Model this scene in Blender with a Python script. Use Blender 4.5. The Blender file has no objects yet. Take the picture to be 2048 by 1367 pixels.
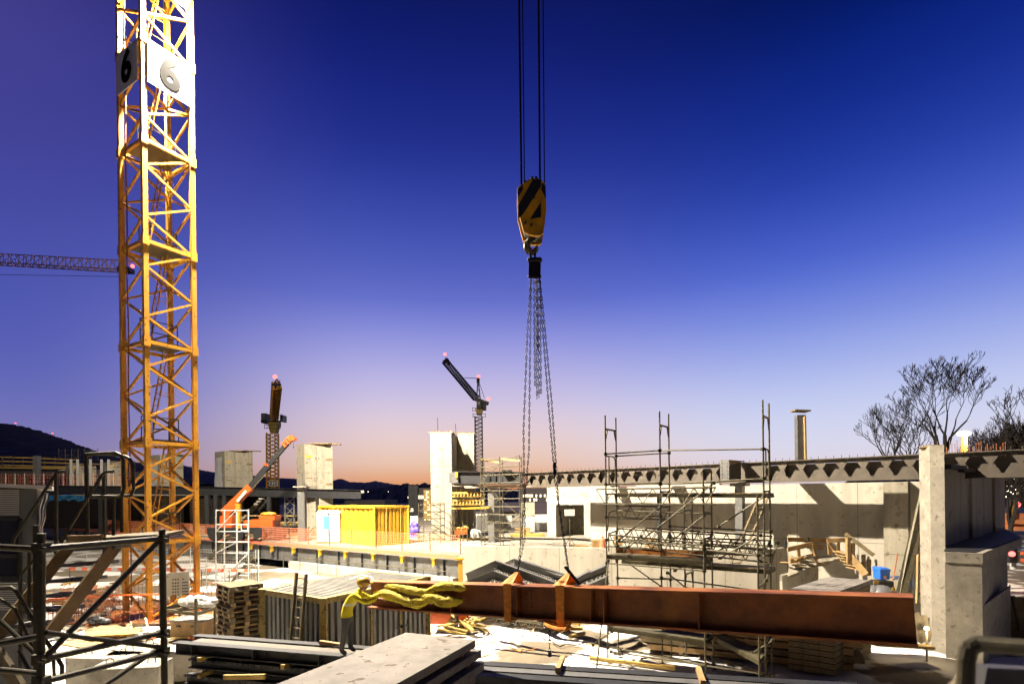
import bpy, math, random
from mathutils import Vector, Matrix
random.seed(7)
C = bpy.context.scene
# ------------------------------------------------------------------ camera
F = 1078.0; EYE = 5.2; ROLL = 0.012; HY = 985.0
cam_d = bpy.data.cameras.new('camera'); cam = bpy.data.objects.new('camera', cam_d)
C.collection.objects.link(cam); C.camera = cam
cam_d.sensor_width = 36; cam_d.lens = 36*F/2048; cam_d.shift_y = (HY-683.5)/2048
cam_d.clip_start = 0.05; cam_d.clip_end = 20000
RT = Vector((math.cos(ROLL), 0, -math.sin(ROLL))); UP = Vector((math.sin(ROLL), 0, math.cos(ROLL))); FW = Vector((0, 1, 0))
m = Matrix.Identity(4)
for i, v in enumerate((RT, UP, -FW)):
    for j in range(3): m[j][i] = v[j]
m[2][3] = EYE
cam.matrix_world = m
cam_d.dof.use_dof = True; cam_d.dof.focus_distance = 18; cam_d.dof.aperture_fstop = 2.8
# ------------------------------------------------------------------ world: dusk sky
def lin(c):
    return tuple(((v/255)/12.92 if v/255 <= .04045 else ((v/255+.055)/1.055)**2.4) for v in c) + (1,)
w = bpy.data.worlds.new('World'); C.world = w; w.use_nodes = True
nt = w.node_tree; nt.nodes.clear(); N = nt.nodes.new; L = nt.links.new
tc = N('ShaderNodeTexCoord'); nrm = N('ShaderNodeVectorMath'); nrm.operation = 'NORMALIZE'; L(tc.outputs['Generated'], nrm.inputs[0])
sp = N('ShaderNodeSeparateXYZ'); L(nrm.outputs[0], sp.inputs[0])
def ramp(stops):
    r = N('ShaderNodeValToRGB'); cr = r.color_ramp; cr.interpolation = 'B_SPLINE'
    while len(cr.elements) > 1: cr.elements.remove(cr.elements[0])
    cr.elements[0].position = 0; cr.elements[0].color = lin((40, 38, 48))
    for p, c in stops: e = cr.elements.new(p); e.color = lin(c)
    L(sp.outputs['Z'], r.inputs[0]); return r
rl = ramp([(.002, (160,128,140)), (.05, (142,130,170)), (.1, (118,118,182)), (.15, (102,108,184)), (.22, (84,92,180)), (.29, (76,86,174)), (.41, (66,68,154)), (.5, (66,63,142)), (.60, (72,66,142)), (1, (14,14,56))])
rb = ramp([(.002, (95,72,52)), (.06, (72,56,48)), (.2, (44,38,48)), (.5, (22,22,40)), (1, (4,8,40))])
rc = ramp([(.002, (222,140,88)), (.025, (228,162,118)), (.055, (234,198,174)), (.106, (234,208,208)), (.169, (208,198,228)), (.254, (156,158,226)), (.335, (92,108,204)), (.476, (44,60,158)), (.587, (23,36,126)), (.673, (14,25,98)), (1, (4,8,45))])
rr = ramp([(.002, (225,205,205)), (.05, (222,216,232)), (.1, (212,216,240)), (.155, (190,200,240)), (.21, (160,174,234)), (.27, (122,142,224)), (.345, (74,100,208)), (.45, (30,58,164)), (.57, (7,31,120)), (.64, (2,20,82)), (1, (1,6,36))])
def mrange(a, b):
    r = N('ShaderNodeMapRange'); r.interpolation_type = 'SMOOTHSTEP'; r.inputs[1].default_value = a; r.inputs[2].default_value = b
    L(sp.outputs['X'], r.inputs[0]); return r
m1 = N('ShaderNodeMixRGB'); m2 = N('ShaderNodeMixRGB')
L(mrange(-.68, -.2).outputs[0], m1.inputs[0]); L(rl.outputs[0], m1.inputs[1]); L(rc.outputs[0], m1.inputs[2])
L(mrange(-.02, .48).outputs[0], m2.inputs[0]); L(m1.outputs[0], m2.inputs[1]); L(rr.outputs[0], m2.inputs[2])
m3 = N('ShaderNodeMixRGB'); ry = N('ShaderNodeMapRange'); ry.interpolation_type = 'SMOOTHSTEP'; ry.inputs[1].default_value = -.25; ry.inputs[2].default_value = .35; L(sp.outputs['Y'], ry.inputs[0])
L(ry.outputs[0], m3.inputs[0]); L(rb.outputs[0], m3.inputs[1]); L(m2.outputs[0], m3.inputs[2])      # unseen sky behind the camera set dark and warm, cutting blue fill light
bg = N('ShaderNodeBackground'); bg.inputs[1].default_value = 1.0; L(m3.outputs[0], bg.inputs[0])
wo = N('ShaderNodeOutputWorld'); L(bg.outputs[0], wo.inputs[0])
C.view_settings.view_transform = 'Standard'; C.view_settings.look = 'None'; C.view_settings.exposure = 0; C.view_settings.gamma = 1
# ------------------------------------------------------------------ pixel -> point (2048 px photo frame)
def P(px, py, Z):
    u = (px-1024)/F; v = (HY-py)/F
    return Vector((0, 0, EYE)) + Z*(FW + u*RT + v*UP)
def G(px, py, z):
    u = (px-1024)/F; v = (HY-py)/F
    d = FW + u*RT + v*UP
    return Vector((0, 0, EYE)) + d*((z-EYE)/d.z)
def XZ(px, Z, z=0):      # point at column px, distance Z, height z
    p = P(px, HY, Z); k = (z-p.z)*math.tan(ROLL)
    return Vector((p.x+k, Z, z))
# ------------------------------------------------------------------ materials
def mat(name, col, rough=.7, metal=0, var=.25, scale=3, bump=.15, emit=None, estr=0, spots=None, streak=False, lines=None, alpha=1):
    M_ = bpy.data.materials.new(name); M_.use_nodes = True
    t = M_.node_tree; b = t.nodes['Principled BSDF']; n = t.nodes.new; l = t.links.new
    b.inputs['Roughness'].default_value = rough; b.inputs['Metallic'].default_value = metal
    co = n('ShaderNodeTexCoord'); mp = n('ShaderNodeMapping'); l(co.outputs['Object'], mp.inputs[0])
    mp.inputs['Scale'].default_value = (1, 1, .18) if streak else (1, 1, 1)
    n1 = n('ShaderNodeTexNoise'); n1.inputs['Scale'].default_value = scale; n1.inputs['Detail'].default_value = 7; n1.inputs['Roughness'].default_value = .65
    l(mp.outputs[0], n1.inputs[0])
    r = n('ShaderNodeValToRGB'); r.color_ramp.elements[0].position = .3; r.color_ramp.elements[1].position = .72
    r.color_ramp.elements[0].color = (*[c*(1-var) for c in col], 1); r.color_ramp.elements[1].color = (*[min(1, c*(1+var*.6)) for c in col], 1)
    l(n1.outputs[0], r.inputs[0]); out = r.outputs[0]
    if spots:
        n2 = n('ShaderNodeTexNoise'); n2.inputs['Scale'].default_value = spots[1]; n2.inputs['Detail'].default_value = 5
        l(co.outputs['Object'], n2.inputs[0])
        r2 = n('ShaderNodeValToRGB'); r2.color_ramp.elements[0].position = spots[2]; r2.color_ramp.elements[1].position = spots[2]+spots[3]
        l(n2.outputs[0], r2.inputs[0]); mx = n('ShaderNodeMixRGB'); l(r2.outputs[0], mx.inputs[0]); l(out, mx.inputs[1]); mx.inputs[2].default_value = (*spots[0], 1); out = mx.outputs[0]
    if lines:   # formwork joints: every lines[0] m along the face, every lines[1] m of height
        sx = n('ShaderNodeSeparateXYZ'); l(co.outputs['Object'], sx.inputs[0])
        ad = n('ShaderNodeMath'); ad.operation = 'ADD'; l(sx.outputs[0], ad.inputs[0]); ad.inputs[1].default_value = 0.37
        fac = None
        for src, sp_ in ((ad.outputs[0], lines[0]), (sx.outputs[2], lines[1])):
            d = n('ShaderNodeMath'); d.operation = 'DIVIDE'; l(src, d.inputs[0]); d.inputs[1].default_value = sp_
            fr = n('ShaderNodeMath'); fr.operation = 'FRACT'; l(d.outputs[0], fr.inputs[0])
            lt = n('ShaderNodeMath'); lt.operation = 'LESS_THAN'; l(fr.outputs[0], lt.inputs[0]); lt.inputs[1].default_value = .028/sp_
            if fac is None: fac = lt.outputs[0]
            else:
                mxx = n('ShaderNodeMath'); mxx.operation = 'MAXIMUM'; l(fac, mxx.inputs[0]); l(lt.outputs[0], mxx.inputs[1]); fac = mxx.outputs[0]
        hx = []
        for src, sp_ in ((ad.outputs[0], lines[0]/2), (sx.outputs[2], lines[1]/2)):
            d = n('ShaderNodeMath'); d.operation = 'DIVIDE'; l(src, d.inputs[0]); d.inputs[1].default_value = sp_
            fr = n('ShaderNodeMath'); fr.operation = 'FRACT'; l(d.outputs[0], fr.inputs[0])
            sb = n('ShaderNodeMath'); sb.operation = 'SUBTRACT'; l(fr.outputs[0], sb.inputs[0]); sb.inputs[1].default_value = .5
            m3_ = n('ShaderNodeMath'); m3_.operation = 'MULTIPLY'; l(sb.outputs[0], m3_.inputs[0]); m3_.inputs[1].default_value = sp_
            p2 = n('ShaderNodeMath'); p2.operation = 'POWER'; l(m3_.outputs[0], p2.inputs[0]); p2.inputs[1].default_value = 2; hx.append(p2)
        sm = n('ShaderNodeMath'); sm.operation = 'ADD'; l(hx[0].outputs[0], sm.inputs[0]); l(hx[1].outputs[0], sm.inputs[1])
        lt = n('ShaderNodeMath'); lt.operation = 'LESS_THAN'; l(sm.outputs[0], lt.inputs[0]); lt.inputs[1].default_value = .0011
        mxx = n('ShaderNodeMath'); mxx.operation = 'MAXIMUM'; l(fac, mxx.inputs[0]); l(lt.outputs[0], mxx.inputs[1]); fac = mxx.outputs[0]
        sc = n('ShaderNodeMath'); sc.operation = 'MULTIPLY'; l(fac, sc.inputs[0]); sc.inputs[1].default_value = .75
        mx = n('ShaderNodeMixRGB'); l(sc.outputs[0], mx.inputs[0]); l(out, mx.inputs[1]); mx.inputs[2].default_value = (*[c*.25 for c in col], 1); out = mx.outputs[0]
    l(out, b.inputs['Base Color'])
    if bump:
        n3 = n('ShaderNodeTexNoise'); n3.inputs['Scale'].default_value = scale*9; n3.inputs['Detail'].default_value = 4; l(co.outputs['Object'], n3.inputs[0])
        bp = n('ShaderNodeBump'); bp.inputs['Strength'].default_value = bump; bp.inputs['Distance'].default_value = .02; l(n3.outputs[0], bp.inputs['Height']); l(bp.outputs[0], b.inputs['Normal'])
    if emit:
        b.inputs['Emission Color'].default_value = (*emit, 1); b.inputs['Emission Strength'].default_value = estr
    if name in ('digit_black', 'ink', 'wire_rope'): b.inputs['Specular IOR Level'].default_value = 0
    if alpha < 1: b.inputs['Alpha'].default_value = alpha
    return M_
MT = {
 'concrete': mat('concrete', (.26,.235,.18), .88, var=.34, scale=1.6, spots=((.12,.10,.065), 3.2, .56, .16), streak=True, lines=(1.25, 2.7)),
 'concrete_plain': mat('concrete_plain', (.25,.225,.18), .88, var=.35, scale=2, spots=((.10,.085,.06), 6, .6, .12)),
 'concrete_white': mat('concrete_white', (.34,.315,.26), .88, var=.24, scale=1.3, spots=((.19,.165,.115), 2.4, .58, .18), streak=True, lines=(2.6, 3.1)),
 'slab': mat('slab', (.165,.15,.135), .85, var=.35, scale=2.6, spots=((.06,.045,.03), 5, .62, .05)),
 'yellow': mat('crane_yellow', (.55,.26,.011), .5, var=.3, scale=2, bump=.05, spots=((.10,.045,.015), 8, .62, .05)),
 'yellow_paint': mat('yellow_paint', (.42,.24,.012), .5, var=.25, scale=2, bump=.04, spots=((.22,.11,.03), 5, .62, .06)),
 'galv': mat('galvanised', (.085,.074,.042), .55, .3, var=.45, scale=9, bump=.05, spots=((.16,.13,.07), 14, .6, .1)),
 'galv_old': mat('weathered_tube', (.05,.042,.016), .55, .3, var=.4, scale=11, bump=.1, spots=((.08,.06,.03), 17, .6, .1)),
 'white_tube': mat('white_tube', (.5,.5,.46), .5, .3, var=.15, scale=6, bump=0),
 'dark_steel': mat('dark_steel', (.016,.017,.019), .55, .2, var=.4, scale=3, bump=.05, spots=((.07,.065,.06), 9, .66, .1)),
 'grey_steel': mat('grey_steel', (.13,.13,.125), .5, .4, var=.3, scale=2, bump=.03, spots=((.2,.17,.14), 5, .62, .12)),
 'beam_grey': mat('primed_beam', (.095,.08,.062), .55, .2, var=.3, scale=1.5, bump=.03, spots=((.16,.13,.10), 4, .62, .15)),
 'red': mat('red_oxide', (.25,.075,.013), .55, .1, var=.5, scale=2.5, bump=.08, spots=((.48,.18,.02), 1.3, .5, .3)),
 'wood': mat('timber', (.30,.19,.075), .75, var=.4, scale=3, bump=.3, spots=((.2,.11,.04), 12, .62, .1)),
 'wood_y': mat('formwork_timber', (.36,.24,.055), .7, var=.35, scale=3, bump=.2),
 'wood_old': mat('old_timber', (.16,.12,.06), .85, var=.4, scale=5, bump=.4, spots=((.10,.07,.04), 12, .6, .1)),
 'silver': mat('ribbed_panel', (.22,.215,.19), .55, .2, var=.35, scale=1.5, bump=.05, spots=((.09,.07,.045), 3, .62, .12), streak=True),
 'rust_trim': mat('rusty_yellow_trim', (.33,.24,.06), .6, .1, var=.4, scale=8, bump=.1, spots=((.13,.07,.02), 10, .55, .12)),
 'rope': mat('wire_rope', (.004,.004,.007), .7, 0, bump=0),
 'black': mat('black_rubber', (.015,.015,.016), .5, var=.3, bump=.1),
 'orange': mat('orange_paint', (.50,.085,.012), .45, var=.2, bump=0),
 'orange_net': mat('orange_net', (.72,.22,.10), .6, var=.15, bump=0),
 'red_white': mat('faded_red', (.70,.16,.08), .6, var=.1, bump=0),
 'white': mat('white_plastic', (.48,.48,.46), .4, var=.08, bump=0),
 'sheet': mat('plastic_sheet', (.4,.4,.39), .35, var=.3, scale=2.5, bump=.6),
 'blue': mat('blue_paint', (.02,.12,.55), .35, var=.15, bump=0),
 'tblue': mat('toilet_blue', (.06,.20,.32), .4, var=.08, bump=0),
 'tarp': mat('blue_tarpaulin', (.01,.10,.22), .5, var=.3, bump=.3),
 'purple': mat('violet_cover', (.10,.07,.45), .5, var=.3, bump=.3),
 'cabin': mat('cabin_panel', (.11,.11,.115), .5, .1, var=.12, scale=2, bump=0),
 'glass': mat('window_glass', (.02,.022,.028), .06, var=.1, bump=0),
 'hivis': mat('hi_vis_cloth', (.50,.38,.010), .75, var=.5, scale=5, bump=.4),
 'hook_yellow': mat('hook_yellow', (.62,.30,.01), .5, var=.3, scale=5, bump=.1, spots=((.08,.05,.02), 9, .62, .1)),
 'hook_black': mat('hook_black', (.012,.016,.02), .5, var=.3, bump=.1),
 'chain': mat('chain_steel', (.022,.018,.028), .5, .5, var=.4, scale=20, bump=0),
 'strap': mat('orange_strap', (.75,.26,.02), .7, var=.3, scale=14, bump=.3),
 'bark': mat('bark', (.016,.013,.012), .9, var=.3, bump=.3),
 'skin': mat('skin', (.30,.15,.09), .6, var=.1, bump=0),
 'trouser': mat('work_trousers', (.015,.015,.014), .8, var=.3, bump=.2),
 'redlamp': mat('red_lamp', (.5,.02,.02), .4, emit=(1,.12,.10), estr=4.5, bump=0),
 'flood': mat('flood_lens', (1,1,.9), .4, emit=(1,.88,.62), estr=260, bump=0),
 'warmlamp': mat('street_lens', (1,.8,.5), .4, emit=(1,.60,.22), estr=9, bump=0),
 'litwin': mat('lit_window', (.9,.8,.5), .4, emit=(1,.86,.55), estr=1.3, bump=0),
 'citylamp': mat('city_lamp', (1,.9,.7), .4, emit=(1,.85,.65), estr=5, bump=0),
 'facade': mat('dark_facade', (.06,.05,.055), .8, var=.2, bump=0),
 'rooftile': mat('roof_tiles', (.05,.04,.05), .8, var=.2, bump=.1),
 'render_wall': mat('house_wall', (.30,.27,.22), .85, var=.12, bump=.05),
 'rebar': mat('rebar_rust', (.34,.12,.05), .8, .2, var=.3, bump=.1),
 'snow': mat('snow', (.6,.6,.6), .7, var=.1, bump=.4),
 'board': mat('notice_board', (.55,.54,.50), .5, var=.06, bump=0),
 'ink': mat('ink', (.05,.05,.05), .6, var=.1, bump=0),
 'digit': mat('digit_black', (.006,.006,.006), .6, var=.1, bump=0),
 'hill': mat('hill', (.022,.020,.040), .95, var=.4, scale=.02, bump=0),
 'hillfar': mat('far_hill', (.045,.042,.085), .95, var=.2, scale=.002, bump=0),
}
# ------------------------------------------------------------------ mesh builder
class MB:
    def __init__(s): s.v = []; s.f = []; s.mi = []; s.cur = 0
    def add(s, vs, fs):
        o = len(s.v); s.v += [tuple(v) for v in vs]; s.f += [tuple(i+o for i in f) for f in fs]; s.mi += [s.cur]*len(fs); return s
    def m(s, i): s.cur = i; return s
    def box(s, c, d, rz=0, tilt=None):
        R = Matrix.Rotation(rz, 3, 'Z')
        if tilt: R = R @ Matrix.Rotation(tilt[0], 3, tilt[1])
        c = Vector(c); vs = [c + R @ Vector((x*d[0]/2, y*d[1]/2, z*d[2]/2)) for x in (-1,1) for y in (-1,1) for z in (-1,1)]
        return s.add(vs, [(0,1,3,2),(4,6,7,5),(0,4,5,1),(2,3,7,6),(0,2,6,4),(1,5,7,3)])
    def frame(s, a, b, up=(0,0,1)):
        a = Vector(a); b = Vector(b); d = (b-a).normalized(); u = Vector(up)
        if abs(d.dot(u)) > .98: u = Vector((0,1,0)) if abs(d.y) < .9 else Vector((1,0,0))
        sd = d.cross(u).normalized(); u = sd.cross(d).normalized(); return a, b, d, sd, u
    def bar(s, a, b, w, h=None, up=(0,0,1)):       # w sideways, h along up
        h = h or w; a, b, d, sd, u = s.frame(a, b, up)
        vs = [p + sd*w/2*i + u*h/2*j for p in (a, b) for i, j in ((-1,-1),(1,-1),(1,1),(-1,1))]
        return s.add(vs, [(0,1,2,3),(7,6,5,4),(0,4,5,1),(1,5,6,2),(2,6,7,3),(3,7,4,0)])
    def tube(s, a, b, r, r2=None, n=8, caps=True):
        r2 = r if r2 is None else r2; a, b, d, sd, u = s.frame(a, b)
        vs = []
        for p, q in ((a, r), (b, r2)):
            for k in range(n):
                t = 2*math.pi*k/n; vs.append(p + sd*q*math.cos(t) + u*q*math.sin(t))
        fs = [(k, (k+1) % n, n+(k+1) % n, n+k) for k in range(n)]
        if caps: fs += [tuple(range(n))[::-1], tuple(range(n, 2*n))]
        return s.add(vs, fs)
    def path(s, pts, r, n=8):
        for a, b in zip(pts, pts[1:]): s.tube(a, b, r, n=n)
        for p in pts[1:-1]: s.ball(p, r, 6, 4)
        return s
    def ball(s, c, r, n=10, k=6, sc=(1,1,1)):
        c = Vector(c); vs = [c+Vector((0,0,r*sc[2]))]
        for i in range(1, k):
            for j in range(n):
                a = math.pi*i/k; t = 2*math.pi*j/n
                vs.append(c+Vector((r*sc[0]*math.sin(a)*math.cos(t), r*sc[1]*math.sin(a)*math.sin(t), r*sc[2]*math.cos(a))))
        vs.append(c-Vector((0,0,r*sc[2]))); fs = [(0, 1+j, 1+(j+1) % n) for j in range(n)]
        for i in range(k-2):
            for j in range(n): a = 1+i*n+j; b = 1+i*n+(j+1) % n; fs.append((a, a+n, b+n, b))
        e = len(vs)-1; o = 1+(k-2)*n; fs += [(o+j, e, o+(j+1) % n) for j in range(n)]
        return s.add(vs, fs)
    def prism(s, pts, vec):
        pts = [Vector(p) for p in pts]; vec = Vector(vec); n = len(pts)
        vs = pts + [p+vec for p in pts]
        return s.add(vs, [tuple(range(n))[::-1], tuple(range(n, 2*n))] + [(k, (k+1) % n, n+(k+1) % n, n+k) for k in range(n)])
    def ibeam(s, a, b, h, w, tf=.03, tw=.02, top=True, up=(0,0,1)):   # a,b on the top centre line
        a, b, d, sd, u = s.frame(a, b, up)
        s.bar(a-u*tf/2, b-u*tf/2, w, tf, u); s.bar(a-u*(h-tf/2), b-u*(h-tf/2), w, tf, u)
        return s.bar(a-u*h/2, b-u*h/2, tw, h-2*tf+.002, u)
    def build(s, name, ms, parent=None, smooth=False):
        if not isinstance(ms, (list, tuple)): ms = [ms]
        org = Vector((0,0,0))
        if parent is None and s.v:
            xs = [v[0] for v in s.v]; ys = [v[1] for v in s.v]; zs = [v[2] for v in s.v]
            org = Vector(((min(xs)+max(xs))/2, (min(ys)+max(ys))/2, min(zs)))
        elif parent is not None: org = Vector(parent.get('_o', (0,0,0)))
        me = bpy.data.meshes.new(name); me.from_pydata([tuple(Vector(v)-org) for v in s.v], [], s.f)
        for q in ms: me.materials.append(MT[q])
        me.polygons.foreach_set('material_index', s.mi)
        if smooth: me.polygons.foreach_set('use_smooth', [True]*len(s.f))
        me.update(); o = bpy.data.objects.new(name, me); C.collection.objects.link(o)
        if parent is not None:
            o.parent = parent
        else: o.location = org; o['_o'] = tuple(org)
        return o
def tag(o, label, cat, group=None):
    o['label'] = label; o['category'] = cat; o['kind'] = 'thing'
    if group: o['group'] = group
    return o
def thing(name, label, cat, loc, group=None):
    o = bpy.data.objects.new(name, None); C.collection.objects.link(o); o.location = loc; o['_o'] = tuple(loc); o.empty_display_size = .2
    return tag(o, label, cat, group)
def part(o, name, mb, ms, smooth=False):
    q = mb.build(name, ms, o, smooth)
    if o.get('_sub'): q['_o'] = o['_o']
    q['_o'] = o['_o']; return q
def struct(o, kind='structure'): o['kind'] = kind; return o
def dup(o, loc, label=None, group=None, rz=None):
    def cp(x, par):
        c = x.copy(); C.collection.objects.link(c); c.parent = par
        for ch in list(x.children): cp(ch, c)
        return c
    r = cp(o, None); r.location = loc
    if rz is not None: r.rotation_euler = (0, 0, rz)
    if label: r['label'] = label
    if group: r['group'] = group
    return r
def text(s_, size, ext=.004, bold=0):
    cu = bpy.data.curves.new('t', 'FONT'); cu.body = s_; cu.size = size; cu.extrude = ext; cu.offset = bold; cu.align_x = 'CENTER'; cu.align_y = 'CENTER'; cu.resolution_u = 6
    o = bpy.data.objects.new('t', cu); C.collection.objects.link(o); dg = bpy.context.evaluated_depsgraph_get()
    me = bpy.data.meshes.new_from_object(o.evaluated_get(dg)); vs = [v.co.copy() for v in me.vertices]; fs = [tuple(p.vertices) for p in me.polygons]
    bpy.data.objects.remove(o); bpy.data.curves.remove(cu); bpy.data.meshes.remove(me); return vs, fs
def place_text(mb, s_, size, pos, xdir, ydir, ext=.004, bold=0, sx=1):
    vs, fs = text(s_, size, ext, bold); x = Vector(xdir).normalized(); y = Vector(ydir).normalized(); z = x.cross(y)
    return mb.add([Vector(pos)+x*v.x*sx+y*v.y+z*v.z for v in vs], fs)
Zv = Vector((0,0,1))
D = 1.8     # level of the concrete deck
# ================================================================== ground, hills
def ground():
    me_m = mat('ground_mud', (.15,.12,.078), .92, var=.45, scale=.8, bump=.6, spots=((.60,.59,.56), .33, .50, .04))
    MT['ground'] = me_m
    mb = MB(); s = 9000
    g = 90; vs = []; fs = []
    xs = [-s, -400, -120] + [-60+i*1.5 for i in range(81)] + [120, 400, s]; ys = [-200, -20] + [0+i*1.0 for i in range(40)] + [60, 120, 400, s]
    for j, y in enumerate(ys):
        for i, x in enumerate(xs):
            near = abs(x) < 50 and 3 < y < 30
            z = (random.random()-.5)*.10 if near else 0
            if x > 14 and y > 3 and y < 60: z -= .5
            vs.append((x, y, z-.06))
    W = len(xs)
    for j in range(len(ys)-1):
        for i in range(W-1): a = j*W+i; fs.append((a, a+1, a+W+1, a+W))
    mb.add(vs, fs); o = mb.build('ground', ['ground']); struct(o)
    for p in o.data.polygons: p.use_smooth = True
ground()
def ridge(name, pts, Z, ms, depth, rough, label=None, seed=1):
    rnd = random.Random(seed); mb = MB(); vs = []; fs = []; rows = []
    x0, x1 = pts[0][0], pts[-1][0]; n = int((x1-x0)/ (2.2 if rough > 3 else 3.5))
    for i in range(n+1):
        px = x0+(x1-x0)*i/n
        for (a, ya), (b, yb) in zip(pts, pts[1:]):
            if a <= px <= b: y = ya+(yb-ya)*(px-a)/(b-a); break
        y += rnd.uniform(-rough, rough)*.5
        rows.append(P(px, y, Z))
    R_ = 7
    for p in rows:
        for k in range(R_):
            t = k/(R_-1); h = p.z*(1-t**1.5)-2*t
            vs.append((p.x*(1-.25*t), p.y-depth*t+rnd.uniform(-1,1)*rough*Z*.0008, max(-2, h+rnd.uniform(-1,1)*rough*Z*.0006*(t > 0))))
        vs.append((p.x*1.1, p.y+depth*.5, -5))
    for i in range(len(rows)-1):
        a = i*(R_+1); b = a+R_+1
        for k in range(R_-1): fs.append((a+k, b+k, b+k+1, a+k+1))
        fs.append((a, a+R_, b+R_, b))
    mb.add(vs, fs); o = mb.build(name, ms); struct(o); return o
ridge('wooded_hill', [(-700,800),(-300,820),(-80,838),(0,848),(30,850),(60,856),(110,872),(150,886),(190,902),(230,914),(262,919),(300,932),(360,950),(420,968)], 900, 'hill', 500, 5, seed=3)
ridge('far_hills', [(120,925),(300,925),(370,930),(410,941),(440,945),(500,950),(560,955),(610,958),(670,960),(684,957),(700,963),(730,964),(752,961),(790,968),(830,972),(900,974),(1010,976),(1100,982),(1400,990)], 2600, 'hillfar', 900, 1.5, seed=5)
ridge('low_wooded_ridge', [(500,986),(680,980),(760,975),(800,970),(815,966),(822,970),(860,966),(900,972),(1000,976),(1160,984),(1300,990)], 500, 'hill', 200, 4, seed=6)
ridge('city_hillside', [(1700,960),(1850,925),(1930,905),(1980,905),(2040,915),(2200,900),(2700,880)], 260, 'hill', 140, 4, seed=8)
# masts with red lamps on the hill
for px, py in ((31, 846), (105, 866)):
    t = thing('hill_mast', 'tiny red lit mast on the crest of the dark wooded hill, %s' % ('leftmost of two' if px < 50 else 'lower down the slope'), 'mast', P(px, py+8, 890), 'masts on the hill')
    mb = MB(); mb.tube(P(px, py+14, 890), P(px, py, 890), .5); part(t, 'pole', mb, 'dark_steel')
    mb = MB(); mb.ball(P(px, py, 890), 1.0); part(t, 'lamp', mb, 'redlamp')
# ================================================================== concrete deck
A0 = G(920, 1108, D); A1 = G(400, 1072, D); dl = (A1-A0).normalized(); A2 = A0 + dl*75
nf = Vector((dl.y, -dl.x, 0)); nf = nf if nf.y < 0 else -nf
W0 = XZ(925, 29.5); W1 = XZ(1515, 25.6); W2 = XZ(1575, 26.6)
mb = MB()
back = 130
edge_ = [A0, A2, Vector((A2.x, back, D)), Vector((30, back, D)), Vector((14, 42, D)), Vector((W2.x+.6, 31, D)), Vector((W2.x-.15, W2.y, D)), Vector((W1.x, W1.y+.25, D)), Vector((W0.x, W0.y+.25, D))]
mb.prism([Vector((p.x, p.y, D-.3)) for p in edge_], (0,0,.3))
dk = mb.build('deck', 'concrete_plain'); struct(dk)
t = thing('edge_girder', 'dark grey steel girder carrying the white deck edge', 'girder', A0-Vector((0,0,1.3)))
mb = MB(); o_ = nf*.02; mb.ibeam(A0+o_-Zv*.3, A0+dl*70+o_-Zv*.3, 1.0, .35); part(t, 'web', mb, 'grey_steel')
for k in range(26):
    p = A0+dl*(k*2.3+1.1)+nf*.09-Zv*.78; mb = MB(); mb.box(p, (.03,.17,.9), math.atan2(dl.y, dl.x)); part(t, 'stiffener', mb, 'dark_steel')
mb = MB(); q = nf*.2-Zv*.14; mb.bar(A0+q, A0+dl*60+q, .04, .2); tag(mb.build('toe_board', 'red_white'), 'faded red toe board along the deck edge', 'toe board')
# retaining wall below the girder, white on the right part
mb = MB(); B1 = A0+dl*15.2
mb.prism([(A0.x, A0.y+.3, -.2), (B1.x, B1.y+.3, -.2), (B1.x+nf.x*.7, B1.y+nf.y*.7+.3, -.2), (A0.x+nf.x*.7, A0.y+nf.y*.7+.3, -.2)], (0,0,.72))
tag(mb.build('retaining_wall', 'concrete_white'), 'white low concrete wall under the deck girder', 'wall')
t = thing('handrail', 'thin pipe handrail on the low white wall below the deck edge', 'handrail', (A0.x, A0.y-.4, .5))
mb = MB(); h0 = A0+nf*.95; h1 = B1+nf*.95; mb.tube((h0.x,h0.y,.95), (h1.x,h1.y,.95), .03); part(t, 'rail', mb, 'galv')
for k in range(9):
    p = h0+(h1-h0)*(k/8); mb = MB(); mb.tube((p.x,p.y,0), (p.x,p.y,.95), .025); part(t, 'post', mb, 'galv')
# parapet wall (long white) with end block
mb = MB(); top = 2.34
mb.prism([(W0.x, W0.y, -.1), (W1.x+.01, W1.y, -.1), (W2.x, W2.y, -.1), (W2.x-.25, W2.y+.1, -.1), (W1.x-.1, W1.y+.24, -.1), (W0.x, W0.y+.24, -.1)], (0,0,top+.1))
tag(mb.build('parapet_wall', 'concrete_white'), 'long white concrete wall with square end, behind the steel rafters', 'wall')
# yellow end post
mb = MB(); c = P(921, 1140, 28.6); mb.box(c, (.22,.22,1.2)).box(c+Vector((-.05,-.03,.62)), (.45,.25,.1)).tube(c-Zv*.6, c-Zv*1.2, .05)
tag(mb.build('clamp_post', 'yellow_paint'), 'yellow steel post at the right end of the deck girder', 'post')
for k, px in enumerate((509, 550, 593, 648, 698, 755, 812, 875)):
    d_ = 1.0; b = None
    u = (px-920)/(400-920)
    # point of the edge line seen at px
    for it in range(400):
        p = A0+dl*it*.12
        if 1024+F*(p.x/p.y) <= px: break
    mb = MB(); q = p+nf*.3-Zv*.52; mb.box(q, (.22,.14,.3), math.atan2(dl.y, dl.x)).box(q+Zv*.2-nf*.05, (.3,.3,.05), math.atan2(dl.y, dl.x)).tube(q, q+nf*.12-Zv*.25, .02)
    tag(mb.build('edge_clamp', 'yellow_paint'), 'small yellow edge protection clamp under the deck edge', 'clamp', 'yellow clamps along the deck edge')
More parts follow.
